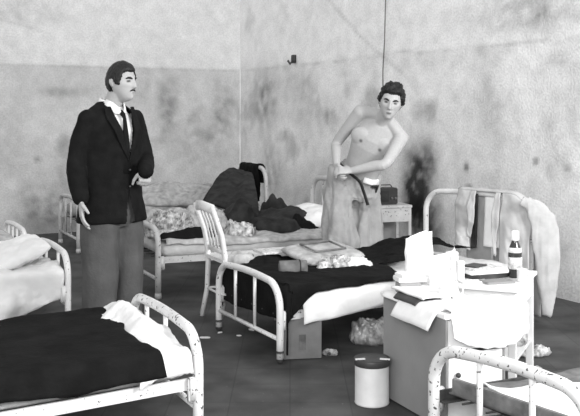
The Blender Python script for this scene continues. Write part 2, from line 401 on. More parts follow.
def heap(name, c, rx, ry, h, rot, m, label, cat, seed=1, folds=5, irr=.25, fold_amp=.35, n=64, flat=.5, parent=None, notag=False):
    """crumpled bundle: closed dome with ridged folds and an irregular outline"""
    n = max(n, 110) if n > 20 else n; rings = 44 if n > 20 else 14
    bm = bmesh.new(); R = []; cr, sr = math.cos(rot), math.sin(rot)
    for i in range(rings+1):
        q = i/rings; row = []
        for k in range(n):
            a = 2*PI*k/n; o = 1+irr*fb((math.cos(a), math.sin(a), seed), 1.3, 4, seed)
            if q < .85: rad = q/.85; hz = max(0, 1-rad**3)**flat
            else: rad = 1-(q-.85)/.15; hz = 0
            x = rx*rad*o*math.cos(a); y = ry*rad*o*math.sin(a); z = 0
            if q < .85:
                big = fb((x/rx, y/ry, .3), 1.1, 2, seed+3)
                P_ = Vector((x, y, h*hz)); w_ = fb(P_, folds*.6, 3, seed+7)
                rd = ridge(P_+Vector((w_, w_*.7, 0))*.12, folds, seed+1)+.5*ridge(P_, folds*2.3, seed+2)
                k_ = fold_amp*h*.28*(rd-.3)*min(1, hz*1.6)
                z = max(.006, h*hz*(.82+.45*big)+k_); g_ = fold_amp*min(rx, ry)*.14*(rd-.3)*rad
                x += g_*math.cos(a); y += g_*math.sin(a)
            row.append(bm.verts.new((c[0]+cr*x-sr*y, c[1]+sr*x+cr*y, c[2]+z)))
        R.append(row)
    for i in range(rings):
        for k in range(n): bm.faces.new((R[i][k], R[i][(k+1) % n], R[i+1][(k+1) % n], R[i+1][k]))
    bmesh.ops.remove_doubles(bm, verts=bm.verts, dist=.0004)
    o = finish(name, bm, m, parent)
    return o if notag else tag(o, label, cat)
def pillow(c, ax, hx, hy, hz, m, label, seed=1, tilt=0, name='pillow', pn=2.6, roll=0, amp=.14):
    ax = Vector((ax[0], ax[1], 0)).normalized(); ay = Vector((-ax.y, ax.x, 0)); az = Vector((0, 0, 1)); bm = bmesh.new()
    q = Matrix.Rotation(tilt, 3, ay); ax = q @ ax; az = q @ az
    q = Matrix.Rotation(roll, 3, ax); ay = q @ ay; az = q @ az
    nu, nv = 40, 40; T = []; Bt = []
    for sg, G in ((1, T), (-1, Bt)):
        for i in range(nu+1):
            row = []
            for j in range(nv+1):
                x, y = i/nu*2-1, j/nv*2-1
                t = max(0, (1-abs(x)**pn))*max(0, (1-abs(y)**pn)); t = t**.45
                pin = 1-.10*(x*x*y*y)-.06*(1-abs(x))*abs(y)**4-.06*(1-abs(y))*abs(x)**4
                wv = fb((x*hx*2, y*hy*2, sg), 4, 4, seed)
                v = Vector(c)+ax*x*hx*pin+ay*y*hy*pin+az*sg*hz*t*(1+amp*2.2*wv)
                if sg == -1 and (i in (0, nu) or j in (0, nv)): row.append(T[i][j])
                else: row.append(bm.verts.new(v))
            G.append(row)
    for G in (T, Bt):
        for i in range(nu):
            for j in range(nv): bm.faces.new((G[i][j], G[i+1][j], G[i+1][j+1], G[i][j+1]))
    return tag(finish(name, bm, m), label, 'pillow')

X = lambda px, d: (px-290)*d/900

# --- front bed (bottom left of the photo)
def rect_bed(H0, H1, dirn, L, shear=0): 
    d = Vector(dirn).normalized(); H0 = Vector(H0); H1 = Vector(H1); return Bed(H0-d*L, H1-d*L, H0, H1)
B1 = rect_bed((-.86, 4.93), (-.41, 4.02), (.83, .555), 1.95)
bed('white iron bed nearest on the left, black blanket and white sheet at its head', B1, .48, .475, .25, .024, rc=.14, barsh=(.25, .55), m=enamel_worn, rail_m=enamel)
mattress(B1, .27, .37, 'mattress under the black blanket of the nearest left bed', ticking, 1)
cloth('sheet', B1, .392, 1.66, B1.L-.03, -.02, B1.W+.085, white_cloth, 'rumpled white sheet at the head of the bed with the big black blanket', 'sheet', 3, .022, 6, nu=60, nv=60,
      lift=lambda a, b: .075*math.exp(-((a-1.83)/.07)**2)*math.exp(-((b-.4)/.42)**4)-.03*math.exp(-((a-1.64)/.07)**2))
cloth('blanket', B1, .415, -.05, lambda t: 1.76+.035*math.sin(t*7), -.12, B1.W+.095, black_wool, 'flat black wool blanket covering the nearest left bed', 'blanket', 5, .012, 4, th=.012)

# --- left edge bed with a pillow
BL = rect_bed((-1.965, 7.02), (-1.53, 6.2), (.87, .49), 1.95)
bed('white iron bed at the left edge with pillow against its low end', BL, .47, .49, .24, .022, rc=.13, barsh=(.3, .7))
mattress(BL, .26, .36, 'white covered mattress of the pillow bed at the left edge', white_cloth, 2)
cloth('sheet', BL, .375, .2, BL.L-.03, -.03, lambda s: BL.W+.17+.13*min(1, max(0, 1-s)*4), white_cloth, 'white sheet hanging over the near side of the left edge bed', 'sheet', 8, .034, 6, flare=.3)
q = BL.p(BL.L-.27, .46, .46); pillow(q, (BL.H1-BL.F1), .22, .34, .075, white_cloth, 'plump white pillow leaning on the low end of the left edge bed', 2, tilt=-.35)

# --- further bed at the left edge
BK = rect_bed((-2.56, 8.08), (-2.16, 7.36), (.87, .49), 1.95)
bed('iron bed farthest left, with four close spindles in its low end', BK, .47, .50, .25, .02, rc=.12, barsh=(.2, .4, .6, .8))
mattress(BK, .27, .37, 'mattress of the farthest left bed', white_cloth, 3)
pillow(BK.p(BK.L-.25, .45, .42), (BK.H1-BK.F1), .2, .32, .06, grey_cloth, 'flat grey pillow on the farthest left bed', 5)

# --- bed by the corner, far back behind the suited man
B4 = Bed((-2.24, 10.15), (-2.24+.36, 9.45), (-.62, 10.85), (-.27, 10.1))
B4 = Bed((-2.60, 10.2), (-2.22, 9.45), (-.62, 10.85), (-.27, 10.1))
bed('iron bed in the far corner of the room, dark coat over its headboard', B4, .55, .85, .32, .024, rc=.13, barsf=(.3, .6), barsh=(.3, .6), m=enamel_grey)
mattress(B4, .34, .46, 'grey mattress of the bed in the far corner', grey_cloth, 4)
heap('bedding', (-1.35, 10.15, .45), .62, .38, .20, .4, grey_cloth, 'heaped pale blanket on the far corner bed', 'blanket', 11, 6, .2, .5)
heap('bedding', (-.95, 9.98, .45), .30, .26, .14, .2, grey_cloth, 'small pale bundle on the far corner bed beside the coat', 'blanket', 12, 7, .2, .5)

# --- middle row bed 3 (its head to the white pillow)
B3 = Bed((-1.42, 7.9), (-1.04, 7.1), (.21, 8.57), (.60, 7.77))
bed('cream iron bed in the middle heaped with clothes, white pillow at its head', B3, .545, .86, .30, .024, rc=.14, barsf=(.35,), barsh=(.25, .5, .75), m=enamel_grey, cross=.15)
mattress(B3, .32, .42, 'striped mattress of the bed heaped with clothes', ticking, 6, inset=.0)
cloth('sheet', B3, .432, .06, B3.L-.1, -.03, B3.W+.02, grey_cloth, 'pale rumpled sheet on the bed heaped with clothes', 'sheet', 14, .02, 4)
c3 = B3.p(B3.L-.26, .34, .52); pillow(c3, (B3.H1-B3.F1), .22, .33, .09, white_cloth, 'white pillow at the head of the middle bed behind the shirtless man', 6, tilt=-.35)
def hp(name, px, d, z, rx, ry, h, rot, m, label, cat, seed, **k): return heap(name, (X(px, d), d, z), rx, ry, h, rot, m, label, cat, seed, **k)
hp('clothing_pile', 172, 7.85, .43, .26, .30, .20, .5, grey_cloth, 'pile of pale crumpled clothes at the foot of the middle bed', 'clothes', 21, folds=8, fold_amp=.55)
hp('clothing_pile', 205, 8.0, .43, .22, .24, .22, .2, grey_cloth, 'pale crumpled shirt beside the chair back on the middle bed', 'clothes', 22, folds=9, fold_amp=.6)
hp('crumpled_newspaper', 170, 7.45, .44, .21, .13, .19, .5, crinkle, 'shiny crumpled printed paper on the foot of the middle bed', 'paper', 23, folds=22, fold_amp=.9, irr=.35)
hp('black_garment', 190, 7.38, .44, .25, .11, .10, .35, black_wool, 'black garment beside the crumpled paper on the middle bed', 'clothes', 24, folds=7)
hp('blanket_bundle', 240, 8.1, .43, .19, .22, .29, .4, dark_cloth, 'bulging dark grey sack on the middle bed below the coat', 'bundle', 25, folds=4, fold_amp=.12, flat=.5, irr=.1)
hp('dark_blanket', 277, 8.02, .43, .30, .32, .19, .3, dark_cloth, 'crumpled dark blanket between the sack and the pillow', 'blanket', 26, folds=6, fold_amp=.25)
hp('black_garment', 301, 7.95, .44, .15, .17, .15, .2, black_wool, 'black pullover lying against the white pillow', 'clothes', 27, folds=6, fold_amp=.15)
hp('dark_blanket', 276, 8.35, .44, .15, .12, .27, .3, dark_cloth, 'dark rolled bundle on the far side of the middle bed', 'bundle', 28, folds=6, fold_amp=.15, irr=.1)
hp('striped_towel', 240, 7.55, .43, .12, .12, .14, .9, crinkle, 'striped crumpled towel beside the white chair on the middle bed', 'towel', 29, folds=11, fold_amp=.7)

# coat draped over far corner headboard
def drape_over(name, P0, P1, h, m, label, front, back, seed, spread=0, th=.02, left_fall=0, off=.04):
    P0 = Vector((*P0, 0)); P1 = Vector((*P1, 0)); d = (P1-P0).normalized(); s = Vector((d.y, -d.x, 0)); s = s if s.y < 0 else -s
    def fn(a, t):
        q = P0.lerp(P1, a); L = front(a)+back(a); k = t*L
        n = fb((a*1.6, t, 0), 3.5, 4, seed); fold = .035*math.sin(a*11+seed+2*n)
        if k < back(a): z = h-(back(a)-k); o = -off-.02*abs(n)
        else: z = h-(k-back(a)); o = off+(k-back(a))*spread
        j = abs(k-back(a)); 
        if j < off: o = (off if k > back(a) else -off)*math.sin(j/off*PI/2); z = h+off*.6*math.cos(j/off*PI/2)-.01
        else: z += off*.3
        q = q-s*(-o) + s*(fold*min(1, j*5)) - d*left_fall*max(0, k-back(a))*(1-a)
        return Vector((q.x, q.y, max(.03, z+.01*n)))
    bm = bmesh.new(); sheet(bm, fn, 50, 50, th); return finish(name, bm, m)
dx = (B4.H1-B4.H0)
tag(drape_over('black_garment', B4.H0+dx*.18, B4.H0+dx*.80, .87, black_wool, '', lambda a: .46-.05*a, lambda a: .2, 31), 'black garment hung over the headboard of the far corner bed', 'clothes')
# dark coat spreading down to the left
def coat_fn(a, t):
    # a: across, t: downward from the top of the headboard
    top = Vector((X(233+a*20, 10.35), 10.35-.25*a, .83-.04*a)); bot = Vector((X(203+a*57, 9.2), 9.2-.35*a, .52+.02*math.sin(a*9)))
    q = top.lerp(bot, t); n = fb((a*2, t*2, 0), 2.2, 4, 33)
    q.z += .10*math.sin(PI*t)*(1-.3*a)+.012*n+.012*math.sin(a*17+3*t+n)*math.sin(PI*t); q.y += .04*n
    return q
bm = bmesh.new(); sheet(bm, coat_fn, 50, 50, .025)
for sv in (-1,):
    tube(bm, [(X(236, 10.3), 10.2, .80), (X(222, 10), 9.95, .72), (X(210, 9.6), 9.6, .58), (X(203, 9.3), 9.35, .50)], [.05, .06, .05, .04], 14)
tag(finish('coat', bm, dark_cloth), 'dark grey coat sloping from the far corner headboard down onto the bedding', 'coat')

# --- bed 2: centre bed with black blanket
B2 = Bed((-.477, 6.04), (-.058, 5.24), (1.07, 7.08), (1.69, 6.32))
bed('white iron bed in the centre, on casters, with black blanket and hanging sheet', B2, .465, .86, .27, .0215, rc=.15, barsf=(.30, .62), barsh=(.33, .66), casters=True, cross=.14)
mattress(B2, .29, .38, 'mattress of the centre bed under the black blanket', ticking, 7)
cloth('sheet', B2, .388, .14, B2.L-.06, -.04, lambda s: B2.W+.17-.17*s, white_cloth,
      'white sheet sagging below the near side of the centre bed', 'sheet', 41, .014, 5, flare=.25)
cloth('blanket', B2, .432, -.20, lambda t: .98-.12*t-.06*math.sin(t*PI*2.2), -.06, lambda s: B2.W+.01+.16/(1+math.exp((s-.33)*30)), black_wool,
      'black blanket covering the foot of the centre bed and showing through its spindles', 'blanket', 42, .02, 4, th=.012, gap=.02)
bk = cloth('blanket', B2, .43, .95, 1.80, .0, lambda s: .50+.10*math.sin(s*7), black_wool, 'crumpled black blanket on the head half of the centre bed beyond the sheet', 'blanket', 43, .03, 5,
      lift=lambda a, b: .07*math.exp(-((a-1.62)/.3)**2))
# items on bed 2
pillow(B2.p(.72, .26, .50), (.80, .60), .26, .20, .035, grey_cloth, 'pale flat quilted cushion with a rectangular border on the centre bed', 8, tilt=-.03, name='quilted_cushion', pn=5, roll=.16, amp=.05)
def on_cush(a, t):
    q = B2.p(.72, .26, .545); ax = Vector((.80, .60, 0)); ay = Vector((-.6, .8, 0)); return q+ax*a+ay*t+Vector((0, 0, .16*t))
cush = bpy.context.scene.objects['quilted_cushion']
bm = bmesh.new(); loop = [(-.13, -.09), (.13, -.09), (.13, .09), (-.13, .09), (-.13, -.09)]
for (a, b), (c_, d_) in zip(loop, loop[1:]): tube(bm, [on_cush(a, b), on_cush((a+c_)/2, (b+d_)/2), on_cush(c_, d_)], .007, 8)
finish('border_piping', bm, mid_cloth, cush)
t = thing('rolled_mat', B2.p(.42, .62, .43), 'small rolled grey mat below the quilted cushion on the centre bed', 'mat')
p0, p1 = Vector((X(279, 5.75), 5.75, .475)), Vector((X(307, 5.78), 5.78, .475)); d = (p1-p0)
bm = bmesh.new(); tube(bm, [p0, p0+d*.02, p0+d*.5, p0+d*.98, p1], [.03, .044, .046, .044, .03], 20); finish('roll', bm, mid_cloth, t)
bm = bmesh.new(); tube(bm, [p0+d*.72, p0+d*.75], .049, 20); finish('strap', bm, dark_cloth, t)
heap('crumpled_paper', (X(333, 5.98), 5.98, .42), .13, .10, .09, .5, crinkle, 'crumpled white wrapping paper beside the quilted cushion', 'paper', 46, 24, .4, .8)
heap('crumpled_cloth', (X(352, 6.0), 6.0, .42), .13, .09, .08, .2, white_cloth, 'crumpled white cloth at the right of the wrapping paper', 'cloth', 47, 14, .4, .8)
heap('black_garment', (X(266, 6.2), 6.2, .42), .14, .12, .07, .3, black_wool, 'folded black garment on the centre bed behind the chair back', 'clothes', 48, 8)
heap('towel', (X(243, 6.25), 6.22, .42), .12, .08, .09, .2, grey_cloth, 'pale towel bundle just right of the chair back', 'towel', 49, 9)
def flat_box(name, c, dirn, hx, hy, hz, m, label, cat, bev=.003):
    bm = bmesh.new(); d = Vector(dirn).normalized(); box(bm, c, d, (-d.y, d.x), hx, hy, hz, bev); return tag(finish(name, bm, m, None, False), label, cat)
flat_box('magazine', (X(275, 6.3), 6.3, .50), (.9, .4), .13, .10, .008, paper_print, 'open pale magazine lying behind the black blanket of the centre bed', 'magazine')

# cardboard carton, under the near edge of bed 2
t = thing('cardboard_box', (X(300, 5.33), 5.36, 0), 'brown cardboard box on the floor under the centre bed', 'box')
bm = bmesh.new(); cc = Vector((X(300, 5.40), 5.43, .125)); cd = Vector((.99, .14)); box(bm, cc, cd, (-.14, .99), .115, .10, .12, .003); finish('carton', bm, card, t, False)
bm = bmesh.new(); box(bm, cc+Vector((.014, -.102, -.02)), cd, (-.14, .99), .02, .002, .045); finish('printed_mark', bm, mid_cloth, t, False)
for s, tl in ((-1, .25), (1, -.1)):
    bm = bmesh.new(); box(bm, cc+Vector((0, s*.05-.0, .122)), cd, (-.14, .99), .115, .05, .002); finish('flap', bm, card, t, False)
heap('plastic_bag', (X(372, 5.72), 5.75, 0), .14, .11, .14, .1, plastic, 'crumpled translucent plastic bag on the floor between the centre bed and grey locker', 'bag', 51, 14, .3, .8)
heap('crumpled_paper', (X(330, 5.45), 5.45, 0), .05, .04, .03, .1, crinkle, 'small crumpled wrapper on the floor by the cardboard box', 'paper', 52, 24, .3, .8)
for i, (px, py, s, lb) in enumerate([(205, 338, .022, 'white paper scrap on the floor left of the centre bed foot'), (220, 333, .012, 'tiny paper scrap beside the left caster of the centre bed'),
                                     (252, 330, .018, 'white paper scrap on the floor inside the centre bed foot'), (239, 336, .010, 'tiny pale scrap under the foot crossbar of the centre bed'),
                                     (366, 408-4, .012, 'white crumb of paper at the left foot of the tin')]):
    dd = 900*1.45/(py-115)
    if i == 4: dd = 4.25
    heap('paper_scrap', (X(px, dd), dd, 0), s*1.6, s, .008, i, paper, lb, 'paper', 60+i, 9, .5, .5, n=16)

# --- white chair
t = thing('wooden_chair', (-.3, 6.45, 0), 'white painted wooden chair with slatted back behind the foot of the centre bed', 'chair')
R0, R1 = Vector((-.60, 6.52, 0)), Vector((-.45, 6.20, 0)); fd = Vector((.93, .37, 0)).normalized(); Z = Vector((0, 0, 1))
F0c, F1c = R0+fd*.40, R1+fd*.38+Vector((0, .03, 0))
bk_ = -fd*.09
for P in (R0, R1):
    bm = bmesh.new(); tube(bm, [P-fd*.04, P+Z*.2-fd*.0, P+Z*.44+fd*.01, P+Z*.62-fd*.02, P+Z*.82+bk_], [(.02, .017), (.021, .018), (.024, .02), (.02, .018), (.016, .016)], 10); finish('back_leg', bm, enamel, t)
for P in (F0c, F1c):
    bm = bmesh.new(); tube(bm, [P, P+Z*.43], [.015, .02], 10); finish('front_leg', bm, enamel, t)
bm = bmesh.new(); mid = (R0+R1+F0c+F1c)/4
vs = []
for z in (.425, .45):
    for P, e in ((R0, -.02), (R1, -.02), (F1c, .02), (F0c, .02)):
        o = (P-mid).normalized()*.02; vs.append(bm.verts.new(P+o+Z*z))
for q in ((0, 1, 2, 3), (7, 6, 5, 4), (0, 4, 5, 1), (1, 5, 6, 2), (2, 6, 7, 3), (3, 7, 4, 0)): bm.faces.new([vs[i] for i in q])
finish('seat', bm, enamel, t, False)
def rp(P, z): k = max(0, (z-.44)/.38); return P+Z*z+bk_*k*k+fd*.01*(1-k)
sd = (R1-R0).normalized()
bm = bmesh.new(); tube(bm, [rp(R0-sd*.0, .80), rp(R0.lerp(R1, .5), .815)-fd*.012, rp(R1, .80)], [(.012, .035)]*3, 12, flat=(0, 0, 1)); finish('top_rail', bm, enamel, t)
bm = bmesh.new(); tube(bm, [rp(R0, .50), rp(R1, .50)], [(.01, .022)]*2, 12, flat=(0, 0, 1)); finish('lower_rail', bm, enamel, t)
for k in range(1, 5):
    P = R0.lerp(R1, k/5); bm = bmesh.new(); tube(bm, [rp(P, .5), rp(P, .6), rp(P, .7), rp(P, .79)], [(.017, .006)]*4, 8, flat=tuple(fd)); finish('slat', bm, enamel, t)
for a, b in ((R0, F0c), (R1, F1c), (F0c, F1c), (R0, R1)):
    bm = bmesh.new(); tube(bm, [a+Z*.2, b+Z*.2], .009, 8); finish('stretcher', bm, enamel, t)

# --- white bedside stand behind the shirtless man, radio on it
t = thing('bedside_stand', (.89, 8.17, 0), 'white bedside stand with open shelf behind the shirtless man', 'stand')
sx = Vector((.955, .295)); sy = Vector((-.295, .955)); sc_ = Vector((.875, 8.18, 0))
def sp(a, b, z): return sc_+Vector((sx.x*a+sy.x*b, sx.y*a+sy.y*b, z))
bm = bmesh.new(); box(bm, sp(0, 0, .63), sx, sy, .185, .16, .012, .003); finish('top', bm, enamel_grey, t, False)
bm = bmesh.new(); box(bm, sp(0, -.145, .555), sx, sy, .155, .008, .06, .002); finish('drawer_front', bm, enamel_grey, t, False)
for a, b in ((-.165, -.14), (.165, -.14), (-.165, .14), (.165, .14)):
    bm = bmesh.new(); box(bm, sp(a, b, .31), sx, sy, .014, .014, .31, .003); finish('leg', bm, enamel_grey, t, False)
bm = bmesh.new(); box(bm, sp(0, 0, .22), sx, sy, .16, .13, .008); finish('shelf', bm, enamel_grey, t, False)
bm = bmesh.new(); box(bm, sp(0, .145, .36), sx, sy, .155, .005, .25); finish('back_panel', bm, locker_grey, t, False)
t = thing('radio', tuple(sp(-.04, .0, .643)), 'small black box radio on the white bedside stand', 'radio')
bm = bmesh.new(); box(bm, sp(-.045, -.01, .643+.075), sx, sy, .125, .07, .075, .008); finish('case', bm, leather, t, False)
bm = bmesh.new(); box(bm, sp(-.07, -.083, .643+.075), sx, sy, .06, .003, .05); finish('speaker_grille', bm, dark_cloth, t, False)
for a in (.02, .055):
    bm = bmesh.new(); q = sp(a, -.085, .70); ball(bm, q, .012); finish('knob', bm, mid_cloth, t)
bm = bmesh.new(); tube(bm, [sp(-.15, 0, .79), sp(-.13, 0, .815), sp(.04, 0, .815), sp(.06, 0, .79)], .005, 8); finish('handle', bm, dark_steel, t)

# --- near bed, bottom right
B6 = rect_bed((.635+1.78, 3.95+.86), (1.10+1.78, 3.28+.86), (.90, .435), 1.98)
bed('worn white iron bed nearest on the right with big chipped arch', B6, .44, .80, .22, .0265, rc=.15, barsf=(.33, .667), barsh=(.25, .5, .75), m=enamel_chipped, cross=.07, rail_m=dark_steel)
mattress(B6, .225, .255, 'bare thin mattress of the nearest right bed', mid_cloth, 9)
bm = bmesh.new(); a_, b_ = B6.p(.06, .05, .27), B6.p(.06, B6.W-.03, .27); dd = (b_-a_).normalized(); box(bm, (a_+b_)/2, dd, (-dd.y, dd.x), (b_-a_).length/2, .012, .03, .003)
o = finish('end_rail', bm, mid_cloth, None, False); o.parent = [q for q in scn.objects if q.name.startswith('iron_bed') and q.get('label', '').startswith('worn')][0]; o.matrix_parent_inverse = o.parent.matrix_world.inverted()
cloth('sheet', B6, .265, .10, 1.9, lambda s: .12+.9*min(.35, s), B6.W-.02, white_cloth, 'bunched white sheet on the nearest right bed behind the chipped arch', 'sheet', 71, .022, 7, nu=80, nv=60, lift=lambda a, b: .015*math.sin(a*11+b*7))

# --- grey locker
A_, Bq = Vector((.48, 4.63)), Vector((.71, 4.10)); ld = (Bq-A_).normalized(); lw = Vector((-ld.y, ld.x)); lw = lw if lw.x > 0 else -lw
LW, LD = .33, (Bq-A_).length
def lk(a, b, z): q = A_+ld*a+lw*b; return Vector((q.x, q.y, z))
t = thing('bedside_locker', tuple(lk(LD/2, LW/2, 0)), 'grey sided bedside locker piled with papers beside the tin', 'locker')
bm = bmesh.new(); box(bm, lk(LD/2, .006, .265), ld, lw, LD/2, .006, .255, .002); finish('side_panel', bm, locker_grey, t, False)
bm = bmesh.new(); box(bm, lk(LD/2, LW-.006, .265), ld, lw, LD/2, .006, .255, .002); finish('side_panel', bm, locker_grey, t, False)
bm = bmesh.new(); box(bm, lk(.006, LW/2, .265), ld, lw, .006, LW/2-.012, .255); finish('back_panel', bm, locker_grey, t, False)
bm = bmesh.new(); box(bm, lk(LD/2, LW/2, .53), ld, lw, LD/2+.012, LW/2+.012, .012, .004); finish('top', bm, paint_white, t, False)
bm = bmesh.new(); box(bm, lk(LD/2, LW/2, .03), ld, lw, LD/2-.01, LW/2-.013, .012); finish('bottom_panel', bm, locker_grey, t, False)
bm = bmesh.new(); box(bm, lk(LD-.008, LW/2, .2), ld, lw, .007, LW/2-.015, .155, .003); dr = finish('door', bm, paint_white, t, False)
bm = bmesh.new(); ball(bm, lk(LD+.012, .06, .26), .012); finish('knob', bm, dark_steel, dr)
bm = bmesh.new(); box(bm, lk(LD-.008, LW/2, .44), ld, lw, .007, LW/2-.015, .07, .003); dr = finish('drawer', bm, paint_white, t, False)
bm = bmesh.new(); ball(bm, lk(LD+.012, LW/2, .44), .012); finish('knob', bm, dark_steel, dr)

# --- white table behind it
Tc = Vector((1.17, 4.66)); ts = Vector((.41, .91)).normalized(); tf = Vector((-.91, .41)).normalized(); TW, TD = .60, .58
def tb(a, b, z): q = Tc+tf*a+ts*b; return Vector((q.x, q.y, z))      # a leftwards along the front, b backwards
t = thing('side_table', tuple(tb(TW/2, TD/2, 0)), 'white painted table with the dark bottle, behind the grey locker', 'table')
bm = bmesh.new(); box(bm, tb(TW/2, TD/2, .54), tf, ts, TW/2+.015, TD/2+.015, .011, .003); finish('tabletop', bm, paint_white, t, False)
for (a, b, hx, hy) in ((TW/2, .012, TW/2-.02, .008), (TW/2, TD-.012, TW/2-.02, .008)):
    bm = bmesh.new(); box(bm, tb(a, b, .475), tf, ts, hx, hy, .055); finish('apron', bm, paint_white, t, False)
for (a, b) in ((.012, TD/2), (TW-.012, TD/2)):
    bm = bmesh.new(); box(bm, tb(a, b, .475), tf, ts, .008, TD/2-.02, .055); finish('apron', bm, paint_white, t, False)
for a in (.022, TW-.022):
    for b in (.022, TD-.022):
        bm = bmesh.new(); box(bm, tb(a, b, .265), tf, ts, .02, .02, .265, .003); finish('leg', bm, paint_white, t, False)
bm = bmesh.new(); box(bm, tb(TW/2, TD/2, .16), tf, ts, TW/2-.01, TD/2-.01, .008); finish('shelf', bm, paint_white, t, False)
bm = bmesh.new(); box(bm, tb(TW/2, .03, .33), tf, ts, TW/2-.045, .006, .09); finish('front_panel', bm, paint_white, t, False)
heap('crumpled_cloth', tb(.10, .38, .17), .09, .08, .12, .3, crinkle, 'crumpled cloth on the lower shelf of the white table', 'cloth', 72, 14, .3, .7)
TT = .551; LT = .542

# bottle and neighbours
bc = Vector((X(515, 4.98), 4.98, TT))
t = thing('bottle', tuple(bc), 'dark glass bottle with pale cap and label on the right of the white table', 'bottle')
bm = bmesh.new(); lathe(bm, bc, [(.03, 0), (.037, .006), (.037, .135), (.034, .16), (.024, .185), (.018, .20), (.018, .235)]); finish('glass_body', bm, glass_dark, t)
bm = bmesh.new(); lathe(bm, bc, [(.0385, .05), (.0385, .115)]); finish('label_band', bm, paper_print, t)
bm = bmesh.new(); lathe(bm, bc, [(.0375, .14), (.034, .165), (.033, .167), (.0365, .142)]); finish('neck_label', bm, paper, t)
bm = bmesh.new(); lathe(bm, bc+Vector((0, 0, .205)), [(.021, 0), (.023, .005), (.022, .05), (.012, .056)]); finish('cap', bm, paint_white, t)
bc = Vector((X(522, 4.86), 4.86, TT)); t = thing('enamel_mug', tuple(bc), 'small white mug right in front of the dark bottle', 'mug')
bm = bmesh.new(); lathe(bm, bc, [(.022, 0), (.026, .004), (.028, .065), (.030, .068), (.026, .066), (.024, .008)]); finish('cup', bm, white_enamelware, t)
bm = bmesh.new(); tube(bm, [bc+Vector((.027, 0, .055)), bc+Vector((.048, 0, .05)), bc+Vector((.048, 0, .025)), bc+Vector((.026, 0, .015))], .004, 8); finish('handle', bm, white_enamelware, t)
def stack(px, d, z, dirn, items):
    for (m, hx, hy, hz, lb, ox, rot, cat, nm) in items:
        dv = Vector(dirn).normalized(); dv = Vector((dv.x*math.cos(rot)-dv.y*math.sin(rot), dv.x*math.sin(rot)+dv.y*math.cos(rot)))
        flat_box(nm, (X(px, d)+ox, d, z+hz), dv, hx, hy, hz, m, lb, cat); z += 2*hz+.0005
    return z
stack(482, 5.0, TT, (.9, .45), [(card_dark, .11, .08, .014, 'dark hardback book at the bottom of the pile on the white table', .01, .1, 'book', 'book'),
                               (paper, .12, .085, .010, 'thick white magazine in the pile on the white table', .0, -.12, 'magazine', 'magazine'),
                               (paper_print, .105, .08, .005, 'printed magazine lying on the thick white one on the white table', -.01, .05, 'magazine', 'magazine'),
                               (card_dark, .06, .045, .004, 'small black notebook on top of the magazine pile', -.04, .35, 'notebook', 'notebook')])
flat_box('tray', (X(497, 4.83), 4.83, TT+.006), (.9, .3), .085, .05, .006, locker_grey, 'shallow grey tray between the magazines and the bottle', 'tray')
flat_box('folded_paper', (X(474, 4.84), 4.84, TT+.004), (.95, .2), .08, .04, .004, paper, 'folded white paper at the front of the white table', 'paper')
def canister(px, d, z, r, h, m, nm, label, cat, lidm=None):
    c = Vector((X(px, d), d, z)); t = thing(nm, tuple(c), label, cat)
    bm = bmesh.new(); lathe(bm, c, [(r*.92, 0), (r, .005), (r, h-.006), (r*.96, h)]); finish('body', bm, m, t)
    bm = bmesh.new(); lathe(bm, c+Vector((0, 0, h)), [(r*.97, 0), (r*1.03, .003), (r*1.03, .012), (r*.9, .018)]); finish('lid', bm, lidm or m, t)
canister(452, 4.95, TT, .035, .13, white_enamelware, 'jar', 'tall white jar among the things on the left of the white table', 'jar')
canister(460, 4.88, TT, .024, .09, paper, 'jar', 'small white jar next to the magazine pile', 'jar')
canister(445, 4.36, LT, .030, .07, white_enamelware, 'jar', 'squat white pot at the middle of the grey locker', 'jar', paint_white)
bc = Vector((X(452, 4.42), 4.42, LT)); t = thing('milk_jug', tuple(bc), 'white jug with a dark opening at the right end of the locker top', 'jug')
bm = bmesh.new(); lathe(bm, bc, [(.025, 0), (.034, .01), (.036, .04), (.024, .075), (.028, .09), (.024, .089), (.02, .07)]); finish('body', bm, white_enamelware, t)
bm = bmesh.new(); tube(bm, [bc+Vector((.026, 0, .08)), bc+Vector((.055, 0, .07)), bc+Vector((.053, 0, .035)), bc+Vector((.035, 0, .025))], .004, 8); finish('handle', bm, white_enamelware, t)
# standing paper bag, folded papers, card box
def bag(px, d, z, wd, dp, h, lean, m, label, seed, nm='paper_bag', rot=.3):
    bm = bmesh.new(); R = []; c = Vector((X(px, d), d, z))
    for i in range(15):
        q = i/14; row = []
        for k in range(40):
            a = 2*PI*k/40; ca, sa = math.cos(a), math.sin(a); pw = .35
            x = wd*math.copysign(abs(ca)**pw, ca)*(1-.06*q); y = dp*math.copysign(abs(sa)**pw, sa)*(1-.75*q)
            n = fb((ca, sa, q*2), 1.6, 4, seed); x += .010*n; y += .012*n
            zz = h*q*(1+.06*(x/wd)*q+.05*n*q)
            row.append(bm.verts.new((c.x+x*math.cos(rot)-y*math.sin(rot)+lean*q, c.y+x*math.sin(rot)+y*math.cos(rot), c.z+zz)))
        R.append(row)
    for i in range(14):
        for k in range(40): bm.faces.new((R[i][k], R[i][(k+1) % 40], R[i+1][(k+1) % 40], R[i+1][k]))
    bm.faces.new(R[0][::-1]); bm.faces.new(R[-1])
    return tag(finish(nm, bm, m, None, False), label, 'bag')
flat_box('small_case', (X(408, 4.56), 4.56, LT+.032), (.98, .2), .055, .04, .032, locker_grey, 'small dark grey case with white stripe on the back of the locker', 'case')
flat_box('label_strip', (X(408, 4.515), 4.512, LT+.04), (.98, .2), .035, .002, .007, paper, '', '')
o = bpy.data.objects['label_strip']; 
for k_ in ('label', 'category'): del o[k_]
o.parent = bpy.data.objects['small_case']
